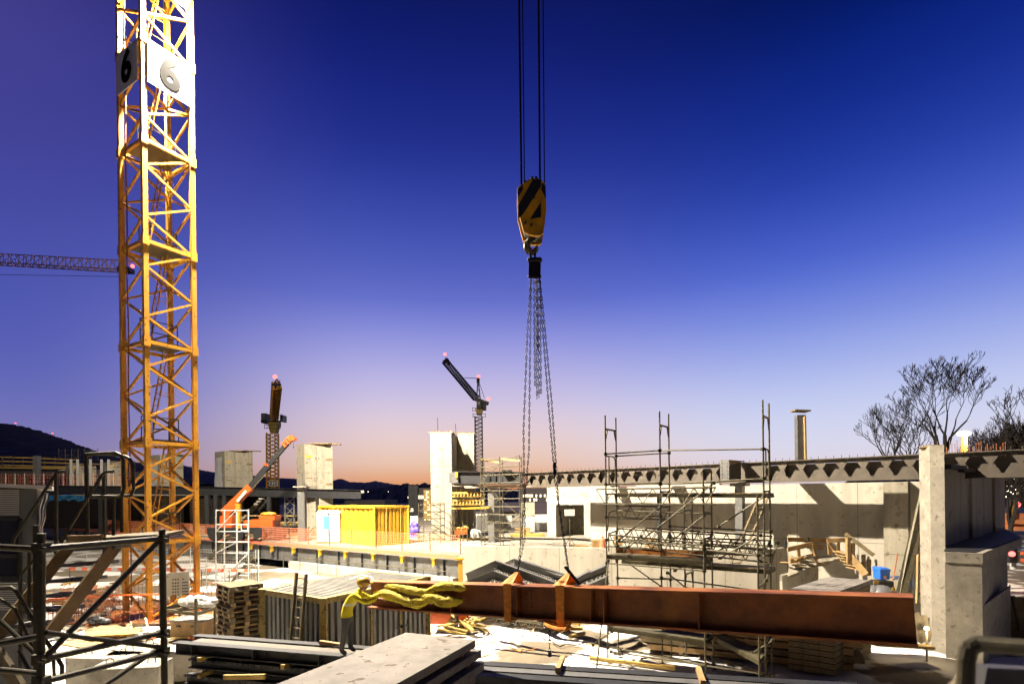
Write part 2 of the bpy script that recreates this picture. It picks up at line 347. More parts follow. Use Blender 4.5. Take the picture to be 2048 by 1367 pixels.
# orange mesh fence along the edge
def mesh_fence(name, label, a, b, h, ms, post_ms, n_post, cell, r, group=None, cat='fence', offs=.08):
    a = Vector(a); b = Vector(b); t = thing(name, label, cat, a, group); d = b-a; Ln = d.length
    mb = MB()
    for k in range(int(Ln/cell)+1):
        p = a+d*(k*cell/Ln); mb.tube(p+Zv*offs, p+Zv*h, r, n=3, caps=False)
    nz = int((h-offs)/cell)
    for k in range(nz+1): z = Zv*(offs+(h-offs)*k/nz); mb.tube(a+z, b+z, r, n=3, caps=False)
    part(t, 'mesh', mb, ms)
    for k in range(n_post):
        p = a+d*(k/(n_post-1)); mb = MB(); mb.tube(p, p+Zv*(h+.12), .028, n=6); part(t, 'post', mb, post_ms)
    return t
mesh_fence('mesh_fence', 'orange net fence along the edge of the white deck', A0-nf*.05, A0+dl*48-nf*.05, 1.05, 'orange_net', 'galv', 22, .16, .013)
# lower level: mesh fence and red-white barrier (px 90..520)
f0 = G(512, 1168, 0); f1 = G(90, 1128, 0)
mesh_fence('mesh_fence', 'grey wire mesh fence standing on the lower ground under the deck', f0, f1, 1.9, 'white_tube', 'white_tube', 9, .16, .012)
b0 = G(520, 1172, 0)-Vector((0,.3,0)); b1 = G(140, 1168, 0)
t = thing('barrier', 'red and white striped plank barrier in front of the wire mesh fence', 'barrier', b0)
n = 30
for k in range(n):
    a = b0+(b1-b0)*(k/n); b = b0+(b1-b0)*((k+1)/n); mb = MB(); mb.bar(a+Zv*.95, b+Zv*.95, .03, .18); part(t, 'stripe', mb, 'red_white' if k % 2 else 'white')
for k in range(8):
    a = b0+(b1-b0)*(k/7); mb = MB(); mb.tube(a, a+Zv*1.0, .025); part(t, 'post', mb, 'galv')
# wall coloured dark for the shade in the void under the deck, left
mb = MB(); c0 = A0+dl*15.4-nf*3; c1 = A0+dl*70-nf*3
mb.prism([(c0.x,c0.y,-.2),(c1.x,c1.y,-.2),(c1.x,c1.y+.3,-.2),(c0.x,c0.y+.3,-.2)], (0,0,1.75)); tag(mb.build('void_shade', 'facade'), 'dark wall under the deck behind the wire mesh fence', 'wall')
# ================================================================== concrete cores
def rect(c, ux, w, d):      # c front-left, ux unit along front
    uy = Vector((-ux.y, ux.x, 0)); return [c, c+ux*w, c+ux*w+uy*d, c+uy*d]
def core(name, label, pl, Zl, pr, Zr, ztop, d=2.4, z0=D, ms='concrete', plank=True):
    a = XZ(pl, Zl, z0); b = XZ(pr, Zr, z0); ux = (b-a).normalized(); w_ = (b-a).length
    t = thing(name, label, 'concrete tower', a)
    mb = MB(); mb.prism(rect(a, ux, w_, d), (0,0,ztop-z0)); part(t, 'shaft', mb, ms)
    mb = MB(); pn = rect(a-ux*.12, ux, w_+.24, d+.2)
    mb.prism([p+Zv*(ztop-z0+.004) for p in pn], (0,0,.06)); part(t, 'cap', mb, 'wood')
    for i in range(9):
        p = a+ux*(w_*(i+.5)/9)+Vector((0,.4,0)); mb = MB(); p.z = ztop+.06; mb.tube(p, p+Zv*.12, .02, n=4); part(t, 'rebar', mb, 'rebar')
    return t, a, ux, w_
# core 1, 2: box towers with one visible side each
def core2(label, pA, ZA, pB, ZB, pC, ZC, ztop, z0=D, sheet=False):
    a = XZ(pA, ZA, z0); b = XZ(pB, ZB, z0); c = XZ(pC, ZC, z0); d = a+(c-b)
    t = thing('concrete_core', label, 'concrete tower', b, 'box shaped concrete cores')
    mb = MB(); mb.prism([a, b, c, d], (0,0,ztop-z0)); part(t, 'shaft', mb, 'concrete')
    e = (c-b).normalized(); mb = MB(); mb.prism([b+e*.5+Zv*(ztop-z0+.01)-Vector((.1,.1,0)), b+e*2.2+Zv*(ztop-z0+.01)-Vector((0,.5,0)), b+e*2.4+Zv*(ztop-z0+.01), b+e*.6+Zv*(ztop-z0+.01)], (0,0,.07))
    q = c+Zv*(ztop-z0+.01); mb.prism([q-e*.9-Vector((0,.3,0)), q+e*.7, q+e*.6+Vector((0,.6,0)), q-e*.9+Vector((0,.6,0))], (0,0,.07)); part(t, 'cap_plank', mb, 'wood')
    nn = Vector((e.y, -e.x, 0))
    for k, (s_, zz) in enumerate(((.13,.86),(.15,.62),(.88,.83),(.14,.4),(.87,.55),(.86,.3))):
        p = b+(c-b)*s_+Zv*((ztop-z0)*zz)+nn*.006; mb = MB(); mb.bar(p-e*.28, p+e*.28, .02, .12 if k % 2 else .2, Zv); part(t, 'stain', mb, 'yellow_paint' if k % 3 == 0 else 'wood_old')
    mb = MB(); p = b+(c-b)*.4+Zv*((ztop-z0)*.84)+nn*.004; mb.ball(p, .06).ball(p+e*.25, .06); part(t, 'anchor_hole', mb, 'ink')
    if sheet:
        e2 = (b-a).normalized(); n2 = Vector((e2.y, -e2.x, 0)); mb = MB(); cols = 7; rows_ = 10; vs = []; fs = []
        for i in range(cols):
            for j in range(rows_): vs.append(a+(b-a)*(.1+.75*i/(cols-1))+Zv*((ztop-z0)*(.5+.42*j/(rows_-1)))+n2*(.06+random.random()*.1))
        for i in range(cols-1):
            for j in range(rows_-1): q = i*rows_+j; fs.append((q, q+rows_, q+rows_+1, q+1))
        mb.add(vs, fs); part(t, 'plastic_sheet', mb, 'sheet', True)
    return t
core2('weathered concrete core with a white plastic sheet on its left face', 431, 58.5, 451, 57, 507, 58, 10.0, sheet=True)
core2('concrete core with planks on top, behind the orange crane boom tip', 595, 49, 611, 47.6, 667, 48.6, 9.75)
core2('pale concrete core half hidden behind the yellow lattice mast', 300, 57, 322, 56, 368, 57, 9.6, sheet=True)
# core 2 base slab with lit doorway wall
mb = MB(); mb.prism([XZ(608, 46.5, D), XZ(632, 46, D), XZ(632, 46, D)+Vector((0,.8,0)), XZ(608, 46.5, D)+Vector((0,.8,0))], (0,0,3.2)); tag(mb.build('concrete_pier', 'concrete'), 'concrete pier standing under the dark beam beside the grey column', 'pier')
# tall pair at px 862..948
t, a, ux, w_ = core('concrete_core', 'tallest pale concrete tower, left of the hook chains, with bar stubs on top', 863, 39.3, 905, 39.3, 9.65, d=1.6)
t2, _, _, _ = core('concrete_core', 'pale concrete tower joined to the right of the tallest tower', 918, 42.6, 950, 42.6, 9.9, d=1.2)
mb = MB(); mb.prism([XZ(904, 40.9, D), XZ(922, 43.4, D), XZ(922, 43.8, D), XZ(900, 41.3, D)], (0,0,7.95)); part(t, 'link_wall', mb, 'concrete')
for px, py, pb in ((875, 835, 866), (911, 847, 868)):
    mb = MB(); mb.tube(P(px+1, pb+1, 40), P(px, py, 40), .02, n=4); tag(mb.build('lightning_rod', 'dark_steel'), 'thin rod rising from the %s concrete tower' % ('tallest' if px < 900 else 'second tallest'), 'rod')
# ================================================================== steel frame left
def frame_line(label, pts, h=.75, name='steelwork', cols=(), ms='dark_steel', colbase=D):
    p0 = P(*pts[0]); t = thing(name, label, 'steel frame', (p0.x, p0.y, colbase))
    for a, b in zip(pts, pts[1:]): mb = MB(); mb.ibeam(P(*a), P(*b), h, .3); part(t, 'beam', mb, ms)
    for (px, Z, w_) in cols:
        for a, b in zip(pts, pts[1:]):
            if min(a[0], b[0]) <= px <= max(a[0], b[0]):
                k = (px-a[0])/(b[0]-a[0]); py = a[1]+(b[1]-a[1])*k; Z_ = a[2]+(b[2]-a[2])*k
        q = P(px, py, Z_); mb = MB(); mb.box(((q.x), q.y, (colbase+q.z-h)/2), (w_, w_, q.z-h-colbase)); part(t, 'column', mb, ms)
    return t
frame_line('long dark steel beam frame crossing in front of the concrete cores', [(722, 979, 45), (560, 976, 46.5), (400, 972, 48), (230, 971, 51), (84, 970, 54)], .75,
           cols=((415,0,.35),(432,0,.3),(449,0,.3),(538,0,.3),(205,0,.5)))
# upper floor behind the beam and slab
mb = MB(); mb.prism([XZ(728, 46.5, 5.35), XZ(60, 55.8, 5.35), XZ(60, 74, 5.35), XZ(690, 78, 5.35)], (0,0,.22)); struct(mb.build('upper_floor', 'concrete_plain'))
t = thing('lattice_prop', 'dark lattice prop tower with crossed bracing under the long beam', 'prop tower', XZ(570, 47, D))
for px in (571, 589): mb = MB(); q = XZ(px, 46.8, D); mb.box(q+Zv*1.7, (.12,.12,3.4)); part(t, 'leg', mb, 'grey_steel')
for k in range(4):
    z = D+.1+k*.8; mb = MB(); a = XZ(571, 46.7, z); b = XZ(589, 46.7, z+.75); mb.bar(a, b, .06); a = XZ(571, 46.7, z+.75); b = XZ(589, 46.7, z); mb.bar(a, b, .06); part(t, 'brace', mb, 'grey_steel')
mb = MB(); q = G(603, 1082, D); hh = 4.0; mb.ibeam(q+Zv*hh+Vector((-.0,0,0)), q, .5, .45, up=(0,-1,0)); 
t = thing('steel_column', 'grey steel column standing alone on the deck left of the toilets', 'column', q)
mb = MB(); mb.box(q+Zv*hh/2, (.5,.06,hh)).box(q+Zv*hh/2+Vector((-.24,.2,0)), (.04,.4,hh)).box(q+Zv*hh/2+Vector((.24,.2,0)), (.04,.4,hh)); part(t, 'shaft', mb, 'grey_steel')
mb = MB(); mb.box(q+Zv*(hh+.04), (.95,.6,.08)); part(t, 'cap_plate', mb, 'concrete_plain')
# stair flight of precast concrete
t = thing('concrete_stair', 'grey concrete stair flight under the long dark beam', 'stairs', XZ(500, 50, D))
mb = MB()
for i in range(12): q = XZ(478+i*4.8, 50, D+.5+i*.24); mb.box(q, (.34,2.0,.16))
part(t, 'tread', mb, 'concrete_plain')
mb = MB(); mb.bar(XZ(476, 49.6, D+.15), XZ(534, 49.6, D+3.1), .15, .35); part(t, 'stringer', mb, 'dark_steel')
# dark back wall of ground storey
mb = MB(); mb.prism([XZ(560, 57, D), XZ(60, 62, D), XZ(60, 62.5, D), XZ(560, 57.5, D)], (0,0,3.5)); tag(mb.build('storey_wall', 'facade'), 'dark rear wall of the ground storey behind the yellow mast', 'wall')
mb = MB(); mb.prism([XZ(380, 55, D), XZ(480, 54, D), XZ(480, 54.3, D), XZ(380, 55.3, D)], (0,0,3.2)); tag(mb.build('concrete_wall', 'concrete'), 'bare concrete wall panel below the beam behind the orange boom', 'wall')
# blue tarpaulin
mb = MB(); vs = []; fs = []
for i in range(14):
    for j in range(4): vs.append(P(96+i*6, 990+j*4.2*(1-.35*abs(math.sin(i*.9)))+1.2*math.sin(i*.7), 50.5+.25*math.sin(i*1.7+j)))
for i in range(13):
    for j in range(3): q = i*4+j; fs.append((q, q+4, q+5, q+1))
mb.add(vs, fs); o = mb.build('tarpaulin', 'tarp'); md = o.modifiers.new('s', 'SOLIDIFY'); md.thickness = .03; tag(o, 'blue tarpaulin hanging under the upper floor beam', 'tarpaulin')
# far upper building at left with timber rails
t = thing('raised_slab', 'dark edged upper floor slab with yellow timber guard rails at far left', 'building', XZ(60, 62, 6))
mb = MB(); mb.prism([P(-120, 952, 62), P(152, 952, 58), P(152, 936, 58), P(-120, 934, 62)], (0, 14, 0)); part(t, 'slab', mb, 'facade')
mb = MB()
for dy in (0, 8, 16): mb.bar(P(-120, 911+dy*1.05, 61.8), P(72, 915+dy, 59.6), .05, .16); mb.bar(P(80, 916+dy, 59.4), P(150, 919+dy*.9, 57.8), .05, .16)
mb.bar(P(-120, 933, 61.6), P(150, 936, 57.6), .1, .18); part(t, 'guard_rail', mb, 'wood_y')
for i in range(13): px = -100+i*21; mb = MB(); mb.bar(P(px, 936, 60), P(px, 912, 60), .06); part(t, 'rail_post', mb, 'galv')
mb = MB(); mb.prism([P(-120, 974, 64), P(52, 970, 61), P(52, 952, 61), P(-120, 952, 64)], (0,.4,0)); part(t, 'wall', mb, 'concrete')
for px0, px1, lab in ((133, 193, 'white boxed concrete core between lattice props'), (206, 246, 'pale concrete core partly behind the yellow mast')):
    core2(lab, px0, 57, px0+13, 56, px1, 56.6, 8.7 if px0 < 200 else 8.9, z0=6.0)
mb = MB(); a = P(74, 965, 55); mb.bar(P(74, 966, 55), P(74, 911, 55), .45, .45); tag(mb.build('steel_column', 'grey_steel'), 'pale flanged steel column on the upper floor, in front of timber rails', 'column')
for px in (142, 155, 181, 203, 217):
    t = thing('lattice_prop', 'white lattice prop standing on the upper floor', 'prop', P(px, 972, 54.5), 'white lattice props on the upper floor')
    mb = MB(); mb.bar(P(px, 972, 54.5), P(px, 918, 54.5), .16, .16); part(t, 'leg', mb, 'white_tube')
    mb = MB()
    for k in range(5): mb.bar(P(px-5, 970-k*10, 54.6), P(px, 962-k*10, 54.6), .05)
    part(t, 'lacing', mb, 'galv')
mesh_fence('mesh_fence', 'orange net fence on the upper floor at far left', P(-80, 970, 55.5), P(248, 971, 51.5), 1.1, 'orange_net', 'white_tube', 18, .3, .012)
mesh_fence('mesh_fence', 'grey mesh panel fence above the boxed core on the upper floor', P(118, 921, 58), P(196, 921, 57), 1.2, 'galv', 'galv', 7, .4, .012)
# ================================================================== containers, toilets
def corr_face(mb, a, b, z0, z1, n, depth=.08, mi=0, duty=.66):
    a = Vector(a); b = Vector(b); d = (b-a).normalized(); nn = Vector((d.y, -d.x, 0)); L_ = (b-a).length; st = L_/n; pts = []
    for i in range(n):
        s0 = a+d*(i*st); pts += [s0+nn*0, s0+d*st*(duty-.12), s0+d*st*duty-nn*depth, s0+d*st*.9-nn*depth]
    pts.append(b); vs = []
    for p in pts: vs += [(p.x,p.y,z0), (p.x,p.y,z1)]
    mb.m(mi).add(vs, [(2*i, 2*i+2, 2*i+3, 2*i+1) for i in range(len(pts)-1)])
def container(name, label, A, B, Cc, z0, h, ms, trim, n1, n2, roof=False, cat='shipping container'):
    # A near corner, B left corner, Cc right corner (ground)
    A = Vector((A[0],A[1],z0)); B = Vector((B[0],B[1],z0)); Cc = Vector((Cc[0],Cc[1],z0)); Dd = B+Cc-A
    t = thing(name, label, cat, A)
    mb = MB(); corr_face(mb, B, A, z0+.12, z0+h-.1, n1); corr_face(mb, A, Cc, z0+.12, z0+h-.1, n2); corr_face(mb, Cc, Dd, z0+.12, z0+h-.1, n1); corr_face(mb, Dd, B, z0+.12, z0+h-.1, n2); part(t, 'wall', mb, ms)
    mb = MB()
    for p, q in ((B, A), (A, Cc), (Cc, Dd), (Dd, B)): mb.bar(p+Zv*.07, q+Zv*.07, .12, .14); mb.bar(p+Zv*(h-.07), q+Zv*(h-.07), .12, .14)
    for p in (A, B, Cc, Dd): mb.bar(p+Zv*.0, p+Zv*h, .15, .15)
    part(t, 'frame', mb, trim)
    for p in (A, B, Cc, Dd): m2_ = MB(); m2_.box(p+Zv*(h-.05), (.2,.2,.12)); part(t, 'corner_casting', m2_, trim)
    mb = MB()
    if roof:
        n = 26
        for i in range(n):
            a = A+(Cc-A)*((i+.5)/n); b = B+(Dd-B)*((i+.5)/n); mb.bar(a+Zv*(h-.03), b+Zv*(h-.03), .06, .05)
        mb.prism([p+Zv*(h-.1) for p in (A, Cc, Dd, B)], (0,0,.04))
    else: mb.prism([p+Zv*(h-.06) for p in (A, Cc, Dd, B)], (0,0,.05))
    part(t, 'roof', mb, ms); return t
Y = G(749, 1092, D); Yb = XZ(641, 40.2); Yc = XZ(817, 37.2)
yc = container('shipping_container', 'yellow ribbed shipping container beside the portable toilets on the deck', Y, Yb, Yc, D, 2.62, 'yellow_paint', 'yellow_paint', 12, 9)
e = Vector((Yc.x-Y.x, Yc.y-Y.y, 0)).normalized(); nn = Vector((e.y,-e.x,0))
for s_ in (.9, 2.0): mb = MB(); q = Vector((Y.x,Y.y,D))+e*s_+nn*.04; mb.bar(q+Zv*.15, q+Zv*2.5, .035, .035); part(yc, 'lock_bar', mb, 'rust_trim')
mb = MB(); mb.box(Vector((Y.x,Y.y,D+2.3))+e*3.2*.9+nn*.06, (.3,.02,.25), math.atan2(e.y,e.x)); part(yc, 'marking', mb, 'white')
sA = (-4.50, 12.8); sB = (-6.55, 14.15); sC = (-2.53, 15.9)
sc_ = container('storage_container', 'silver ribbed storage container with rusty yellow frame behind the red beam', sA, sB, sC, 0, 2.76, 'silver', 'rust_trim', 13, 19, roof=True, cat='storage container')
e = (Vector((sC[0],sC[1],0))-Vector((sA[0],sA[1],0))); eL = e.length; e.normalize(); nn = Vector((e.y,-e.x,0)); a_ = Vector((sA[0],sA[1],0))
for s_ in (.40, .69): mb = MB(); q = a_+e*eL*s_+nn*.015; mb.bar(q+Zv*.1, q+Zv*2.65, .07, .03, up=nn); part(sc_, 'door_bar', mb, 'rust_trim')
mb = MB(); q = a_+e*eL*.69+nn*.07+Zv*1.55; mb.bar(q-e*.2, q+e*.2, .03).bar(q+e*.2, q+e*.22+Zv*.15, .03).ball(q, .05); part(sc_, 'lock_handle', mb, 'black')
mb = MB(); mb.path([P(700,1158,14.5), P(725,1150,14.6), P(742,1154,14.5), P(752,1166,14.3)], .02); tag(mb.build('cable', 'white_tube'), 'pale cable end lying on the silver container roof', 'cable')
for k, (x0, x1) in enumerate(((633, 657), (658, 680))):
    a = G(x0, 1086, D); b = G(x1, 1086, D); wd = (b-a).length; c = (a+b)/2+Vector((0, .6, 0))
    t = thing('portable_toilet', ('left white portable toilet with blue door beside the yellow container' if k == 0 else 'right white portable toilet touching the yellow container'), 'portable toilet', c, 'portable toilets on the deck')
    mb = MB(); mb.box(c+Zv*1.08, (wd-.08, 1.1, 2.1)); part(t, 'cabin', mb, 'white')
    mb = MB(); mb.prism([c+Vector((-wd/2, -.6, 2.12)), c+Vector((wd/2, -.6, 2.12)), c+Vector((wd/2-.12, -.5, 2.3)), c+Vector((-wd/2+.12, -.5, 2.3))], (0, 1.15, 0)); part(t, 'roof', mb, 'white')
    mb = MB(); mb.box(c+Vector((wd*.3 if k == 0 else -.0, -.57, 1.0)), (wd*.42, .03, 1.85)); part(t, 'door', mb, 'tblue' if k == 0 else 'white')
    mb = MB(); mb.box(c+Vector((0, -.02, .06)), (wd, 1.2, .12)); part(t, 'base', mb, 'wood_old')
    mb = MB(); mb.box(c+Vector((-.05, -.6, 1.1)), (.05,.03,.12)); part(t, 'latch', mb, 'black')
mb = MB(); c = G(825, 1074, D); mb.box(c+Zv*.35, (.7,.6,.7)); 
vs_ = [c+Vector((random.uniform(-.45,.45), random.uniform(-.4,.4), random.uniform(.5,1.15))) for i in range(9)]
for v in vs_: mb.ball(v, .28, 7, 5)
tag(mb.build('covered_bin', 'purple'), 'violet blue covered bin right of the yellow container', 'bin')
# ================================================================== big yellow tower crane mast
FL = Vector((-15.20, 22.5, 0)); ea = math.radians(59.2); e2 = Vector((math.cos(ea), math.sin(ea), 0)); e1 = Vector((-math.sin(ea), math.cos(ea), 0)); S = 1.97
cor = {'F': FL, 'R': FL+e2*S, 'B': FL+e2*S+e1*S, 'L': FL+e1*S}
tw = thing('tower_crane', 'tall yellow lattice crane mast with number boards and floodlight', 'tower crane', FL+(e1+e2)*S/2-Zv*.9)
zb, zt = -.9, 31.0
for k, p in cor.items(): mb = MB(); mb.bar(p+Zv*zb, p+Zv*zt, .19, .19, up=e1); part(tw, 'leg', mb, 'yellow')
H0 = 3.27; PP = 4.22; HP = PP/2
for a, b, off in (('F','R',0), ('F','L',0), ('L','B',HP/2), ('R','B',HP/2)):
    mb = MB(); pa, pb = cor[a], cor[b]; z = H0-2*PP
    while z < zt-HP:
        zz = z+off
        if zz+HP > zb:
            mb.bar(pa+Zv*(zz+HP/2), pb+Zv*(zz), .085, .085) if zz > zb else None
            mb.bar(pa+Zv*(zz+HP/2), pb+Zv*(zz+HP), .085, .085)
        z += HP
    for i in range(-1, 7): z_ = H0+PP*i; (mb.bar(pa+Zv*z_, pb+Zv*z_, .12, .14) if z_ > zb else None)
    part(tw, 'bracing', mb, 'yellow')
for i in range(-1, 7):
    z_ = H0+PP*i
    for k, p in cor.items(): 
        if z_ < 0: continue
        mb = MB(); mb.bar(p+Zv*(z_-.2), p+Zv*(z_+.2), .25, .25, up=e1); part(tw, 'joint_sleeve', mb, 'yellow')
for i in range(0, 7):
    z_ = H0+PP*i; t_ = tw
    mb = MB(); c = FL+e2*S*.5+e1*S*.5; mb.box(c+Zv*(z_+.14)+e1*.0, (S-.28, S-.35, .07), ea); pl = part(t_, 'platform', mb, 'galv' if i > 0 else 'white_tube')
    mb = MB(); zz = z_+.16; ps = [FL+e2*S*.12+e1*S*.5, FL+e2*S*.9+e1*S*.5, FL+e2*S*.9+e1*S*.92]
    for p in ps+[FL+e2*S*.3+e1*S*.5, FL+e2*S*.36+e1*S*.5]: mb.tube(p+Zv*zz, p+Zv*(zz+1.05), .025, n=5)
    for h in (.55, 1.05): mb.path([p+Zv*(zz+h) for p in ps], .022, 5)
    part(pl, 'railing', mb, 'galv')
    # leaning ladder between platforms
    mb = MB(); a = FL+e2*S*.25+e1*S*.45+Zv*(z_+.15); b = FL+e2*S*.72+e1*S*.6+Zv*(z_+PP+.3); sd = e1*.2
    if i == 0: mb.bar(a-sd-Zv*3.5-(b-a)*.2, a-sd, .04); mb.bar(a+sd-Zv*3.5-(b-a)*.2, a+sd, .04)
    mb.bar(a-sd, b-sd, .045); mb.bar(a+sd, b+sd, .045)
    for k in range(15): q = a+(b-a)*(k+.5)/15; mb.tube(q-sd, q+sd, .017, n=4, caps=False)
    for k in range(4):
        q = a+(b-a)*(.5+k*.14); dd = (b-a).normalized(); oo = dd.cross(e1).normalized(); oo = oo if oo.z > 0 else -oo
        oo = -oo
        mb.path([q+e1*.3*math.cos(t*math.pi/6)+oo*.55*math.sin(t*math.pi/6) for t in range(7)], .015, 4)
    part(tw, 'ladder', mb, 'yellow')
# number boards
def board(pa, pb, zlo, zhi, out, lab, ddx=0):
    x = (pb-pa).normalized(); c = (pa+pb)/2+out*.17+Zv*(zlo+zhi)/2
    mb = MB(); mb.prism([pa+out*.14+x*.12+Zv*zlo, pb+out*.14-x*.12+Zv*zlo, pb+out*.14-x*.12+Zv*zhi, pa+out*.14+x*.12+Zv*zhi], out*.03); pn = part(tw, 'number_board', mb, 'board'); pn['label'] = lab
    mb = MB(); place_text(mb, '6', 1.8, c+out*.02+x*ddx, x, Zv, .006, .075, .95); part(pn, 'digit', mb, 'digit')
board(cor['F'], cor['R'], 22.55, 24.25, -e1, 'bright white board reading 6')
board(cor['L'], cor['F'], 22.55, 24.25, -e2, 'shaded grey board reading 6')
mb = MB(); a = FL+e1*S*.62-e2*.12; pts = [a+Zv*(31-i*.8)+e1*.03*math.sin(i) for i in range(39)]; mb.path(pts, .03, 5); tag(mb.build('power_cable', 'red'), 'dark red power cable hanging down the left side of the yellow mast', 'cable')
mb = MB(); a = FL+e2*S*.93-e1*.12; mb.tube(a+Zv*31, a+Zv*.8, .012, n=4); tag(mb.build('thin_cable', 'red'), 'thin red cable hanging at the right leg of the yellow mast', 'cable')
# floodlight on the mast
LP = P(364, 1, 23.28)
t = thing('floodlight', 'bright floodlight fixed near the top of the yellow mast', 'floodlight', LP)
mb = MB(); aim = (Vector((6, 12, 0))-LP).normalized(); sdv = aim.cross(Zv).normalized(); upv = sdv.cross(aim)
mb.bar(LP-aim*.18, LP-aim*.02, .55, .38, up=upv).bar(LP-aim*.2, cor['R']+Zv*LP.z, .05); part(t, 'housing', mb, 'dark_steel')
mb = MB(); mb.bar(LP-aim*.02, LP+aim*.02, .5, .33, up=upv); part(t, 'lens', mb, 'flood')
LP_FILL = cor['L']+e1*.8+e2*1.0+Zv*25.6  # added lamp, unseen, to light the shadowed area behind the mast
t = thing('floodlight', 'second floodlight on the far side of the yellow mast top, aimed at the upper floor', 'floodlight', LP_FILL)
mb = MB(); aim = (Vector((-22, 45, 2))-LP_FILL).normalized(); sdv = aim.cross(Zv).normalized(); upv = sdv.cross(aim)
mb.bar(LP_FILL-aim*.18, LP_FILL-aim*.02, .55, .38, up=upv).bar(LP_FILL-aim*.2, cor['L']+Zv*LP_FILL.z, .05); part(t, 'housing', mb, 'dark_steel')
mb = MB(); mb.bar(LP_FILL-aim*.02, LP_FILL+aim*.02, .5, .33, up=upv); part(t, 'lens', mb, 'flood')
# ================================================================== neighbouring crane jib at far left
def lattice(mb, a, b, w, h, n, r, up=Zv, tri=True):
    a, b, d, sd, u = mb.frame(a, b, up)
    if tri: ch = [sd*w/2, -sd*w/2, u*h]
    else: ch = [sd*w/2+u*h/2, -sd*w/2+u*h/2, -sd*w/2-u*h/2, sd*w/2-u*h/2]
    for c in ch: mb.bar(a+c, b+c, r*1.6)
    m_ = len(ch)
    for i in range(n):
        p = a+(b-a)*i/n; q = a+(b-a)*(i+1)/n; mid = (p+q)/2
        for k in range(m_):
            c0, c1 = ch[k], ch[(k+1) % m_]; mb.bar(p+c0, mid+c1, r); mb.bar(mid+c1, q+c0, r)
jz = 75
t = thing('tower_crane', 'yellow crane jib reaching in from the left edge, seen behind the mast', 'tower crane', XZ(-330, jz))
mb = MB(); lattice(mb, P(-330, 508, jz), P(262, 543, 66), 1.1, 1.3, 40, .055); part(t, 'jib', mb, 'yellow')
mb = MB(); lattice(mb, XZ(-330, jz), P(-330, 520, jz), 1.8, 1.8, 16, .12, tri=False); part(t, 'mast', mb, 'yellow')
mb = MB(); mb.path([P(-300, 545, jz), P(0, 549, 71), P(240, 553, 66)], .03, 4); part(t, 'rope', mb, 'dark_steel')
mb = MB(); mb.bar(P(240, 541, 66), P(264, 541, 66), 1.0, .5); part(t, 'jib_head', mb, 'dark_steel')
mb = MB(); mb.ball(P(265, 532, 66), .22); part(t, 'warning_lamp', mb, 'redlamp')
# ================================================================== far crane A (seen end-on) at px 548
def box_px(mb, x0, y0, x1, y1, Z, d=1.5): mb.prism([P(x0, y1, Z), P(x1, y1, Z), P(x1, y0, Z), P(x0, y0, Z)], (0, d, 0)); return mb
za = 95
t = thing('tower_crane', 'distant luffing crane seen end-on with its short boom raised, numbered 22', 'tower crane', XZ(546, za))
mb = MB(); lattice(mb, XZ(546, za), P(545, 866, za), 1.5, 1.5, 24, .11, tri=False); part(t, 'mast', mb, 'yellow')
mb = MB(); lattice(mb, P(548, 835, za), P(553.5, 769, 78), 1.0, 1.0, 22, .13, up=(0,-1,0), tri=False); part(t, 'boom', mb, 'yellow')
mb = MB(); a = P(553.5, 769, 78); [mb.bar(a+Vector((s_*.45,0,0)), P(553.5, 757, 78), .12) for s_ in (-1, 1)]; mb.bar(a-Vector((.6,0,0)), a+Vector((.6,0,0)), .3); part(t, 'boom_head', mb, 'dark_steel')
mb = MB(); box_px(mb, 536, 842, 555, 850, za); mb.prism([P(536, 850, za), P(555, 850, za), P(551, 865, za), P(540, 865, za)], (0, 1.2, 0)); part(t, 'slewing_unit', mb, 'rust_trim')
mb = MB(); box_px(mb, 522, 826, 532, 845, za, 1.8); q = part(t, 'cab', mb, 'dark_steel'); mb = MB(); box_px(mb, 523.5, 828, 530.5, 838, za-.05, .03); part(q, 'window', mb, 'grey_steel')
mb = MB(); box_px(mb, 560, 829, 565, 842, za, 1.8); part(t, 'counterweight', mb, 'grey_steel')
mb = MB(); mb.bar(P(522, 842, za), P(566, 842, za), .25)
for y in (830, 836): mb.bar(P(534, y, za), P(562, y, za), .06)
for x in (534, 541, 555, 562): mb.bar(P(x, 842, za), P(x, 826, za), .06)
for y in (849, 856): mb.bar(P(529, y, za), P(561, y, za), .07)
for x in (529, 534, 556, 561): mb.bar(P(x, 848, za), P(x, 857, za), .07)
part(t, 'gallery', mb, 'dark_steel')
mb = MB(); mb.ball(P(550, 753, 78), .3); part(t, 'warning_lamp', mb, 'redlamp')
for x in (541.5, 551.5):
    mb = MB(); box_px(mb, x-4, 960, x+4.2, 971.5, za-1.1, .06); q = part(t, 'number_board', mb, 'board'); mb = MB(); place_text(mb, '2', 1.0, P(x, 965.7, za-1.13), (1,0,0), Zv, .01, .02); part(q, 'digit', mb, 'digit')
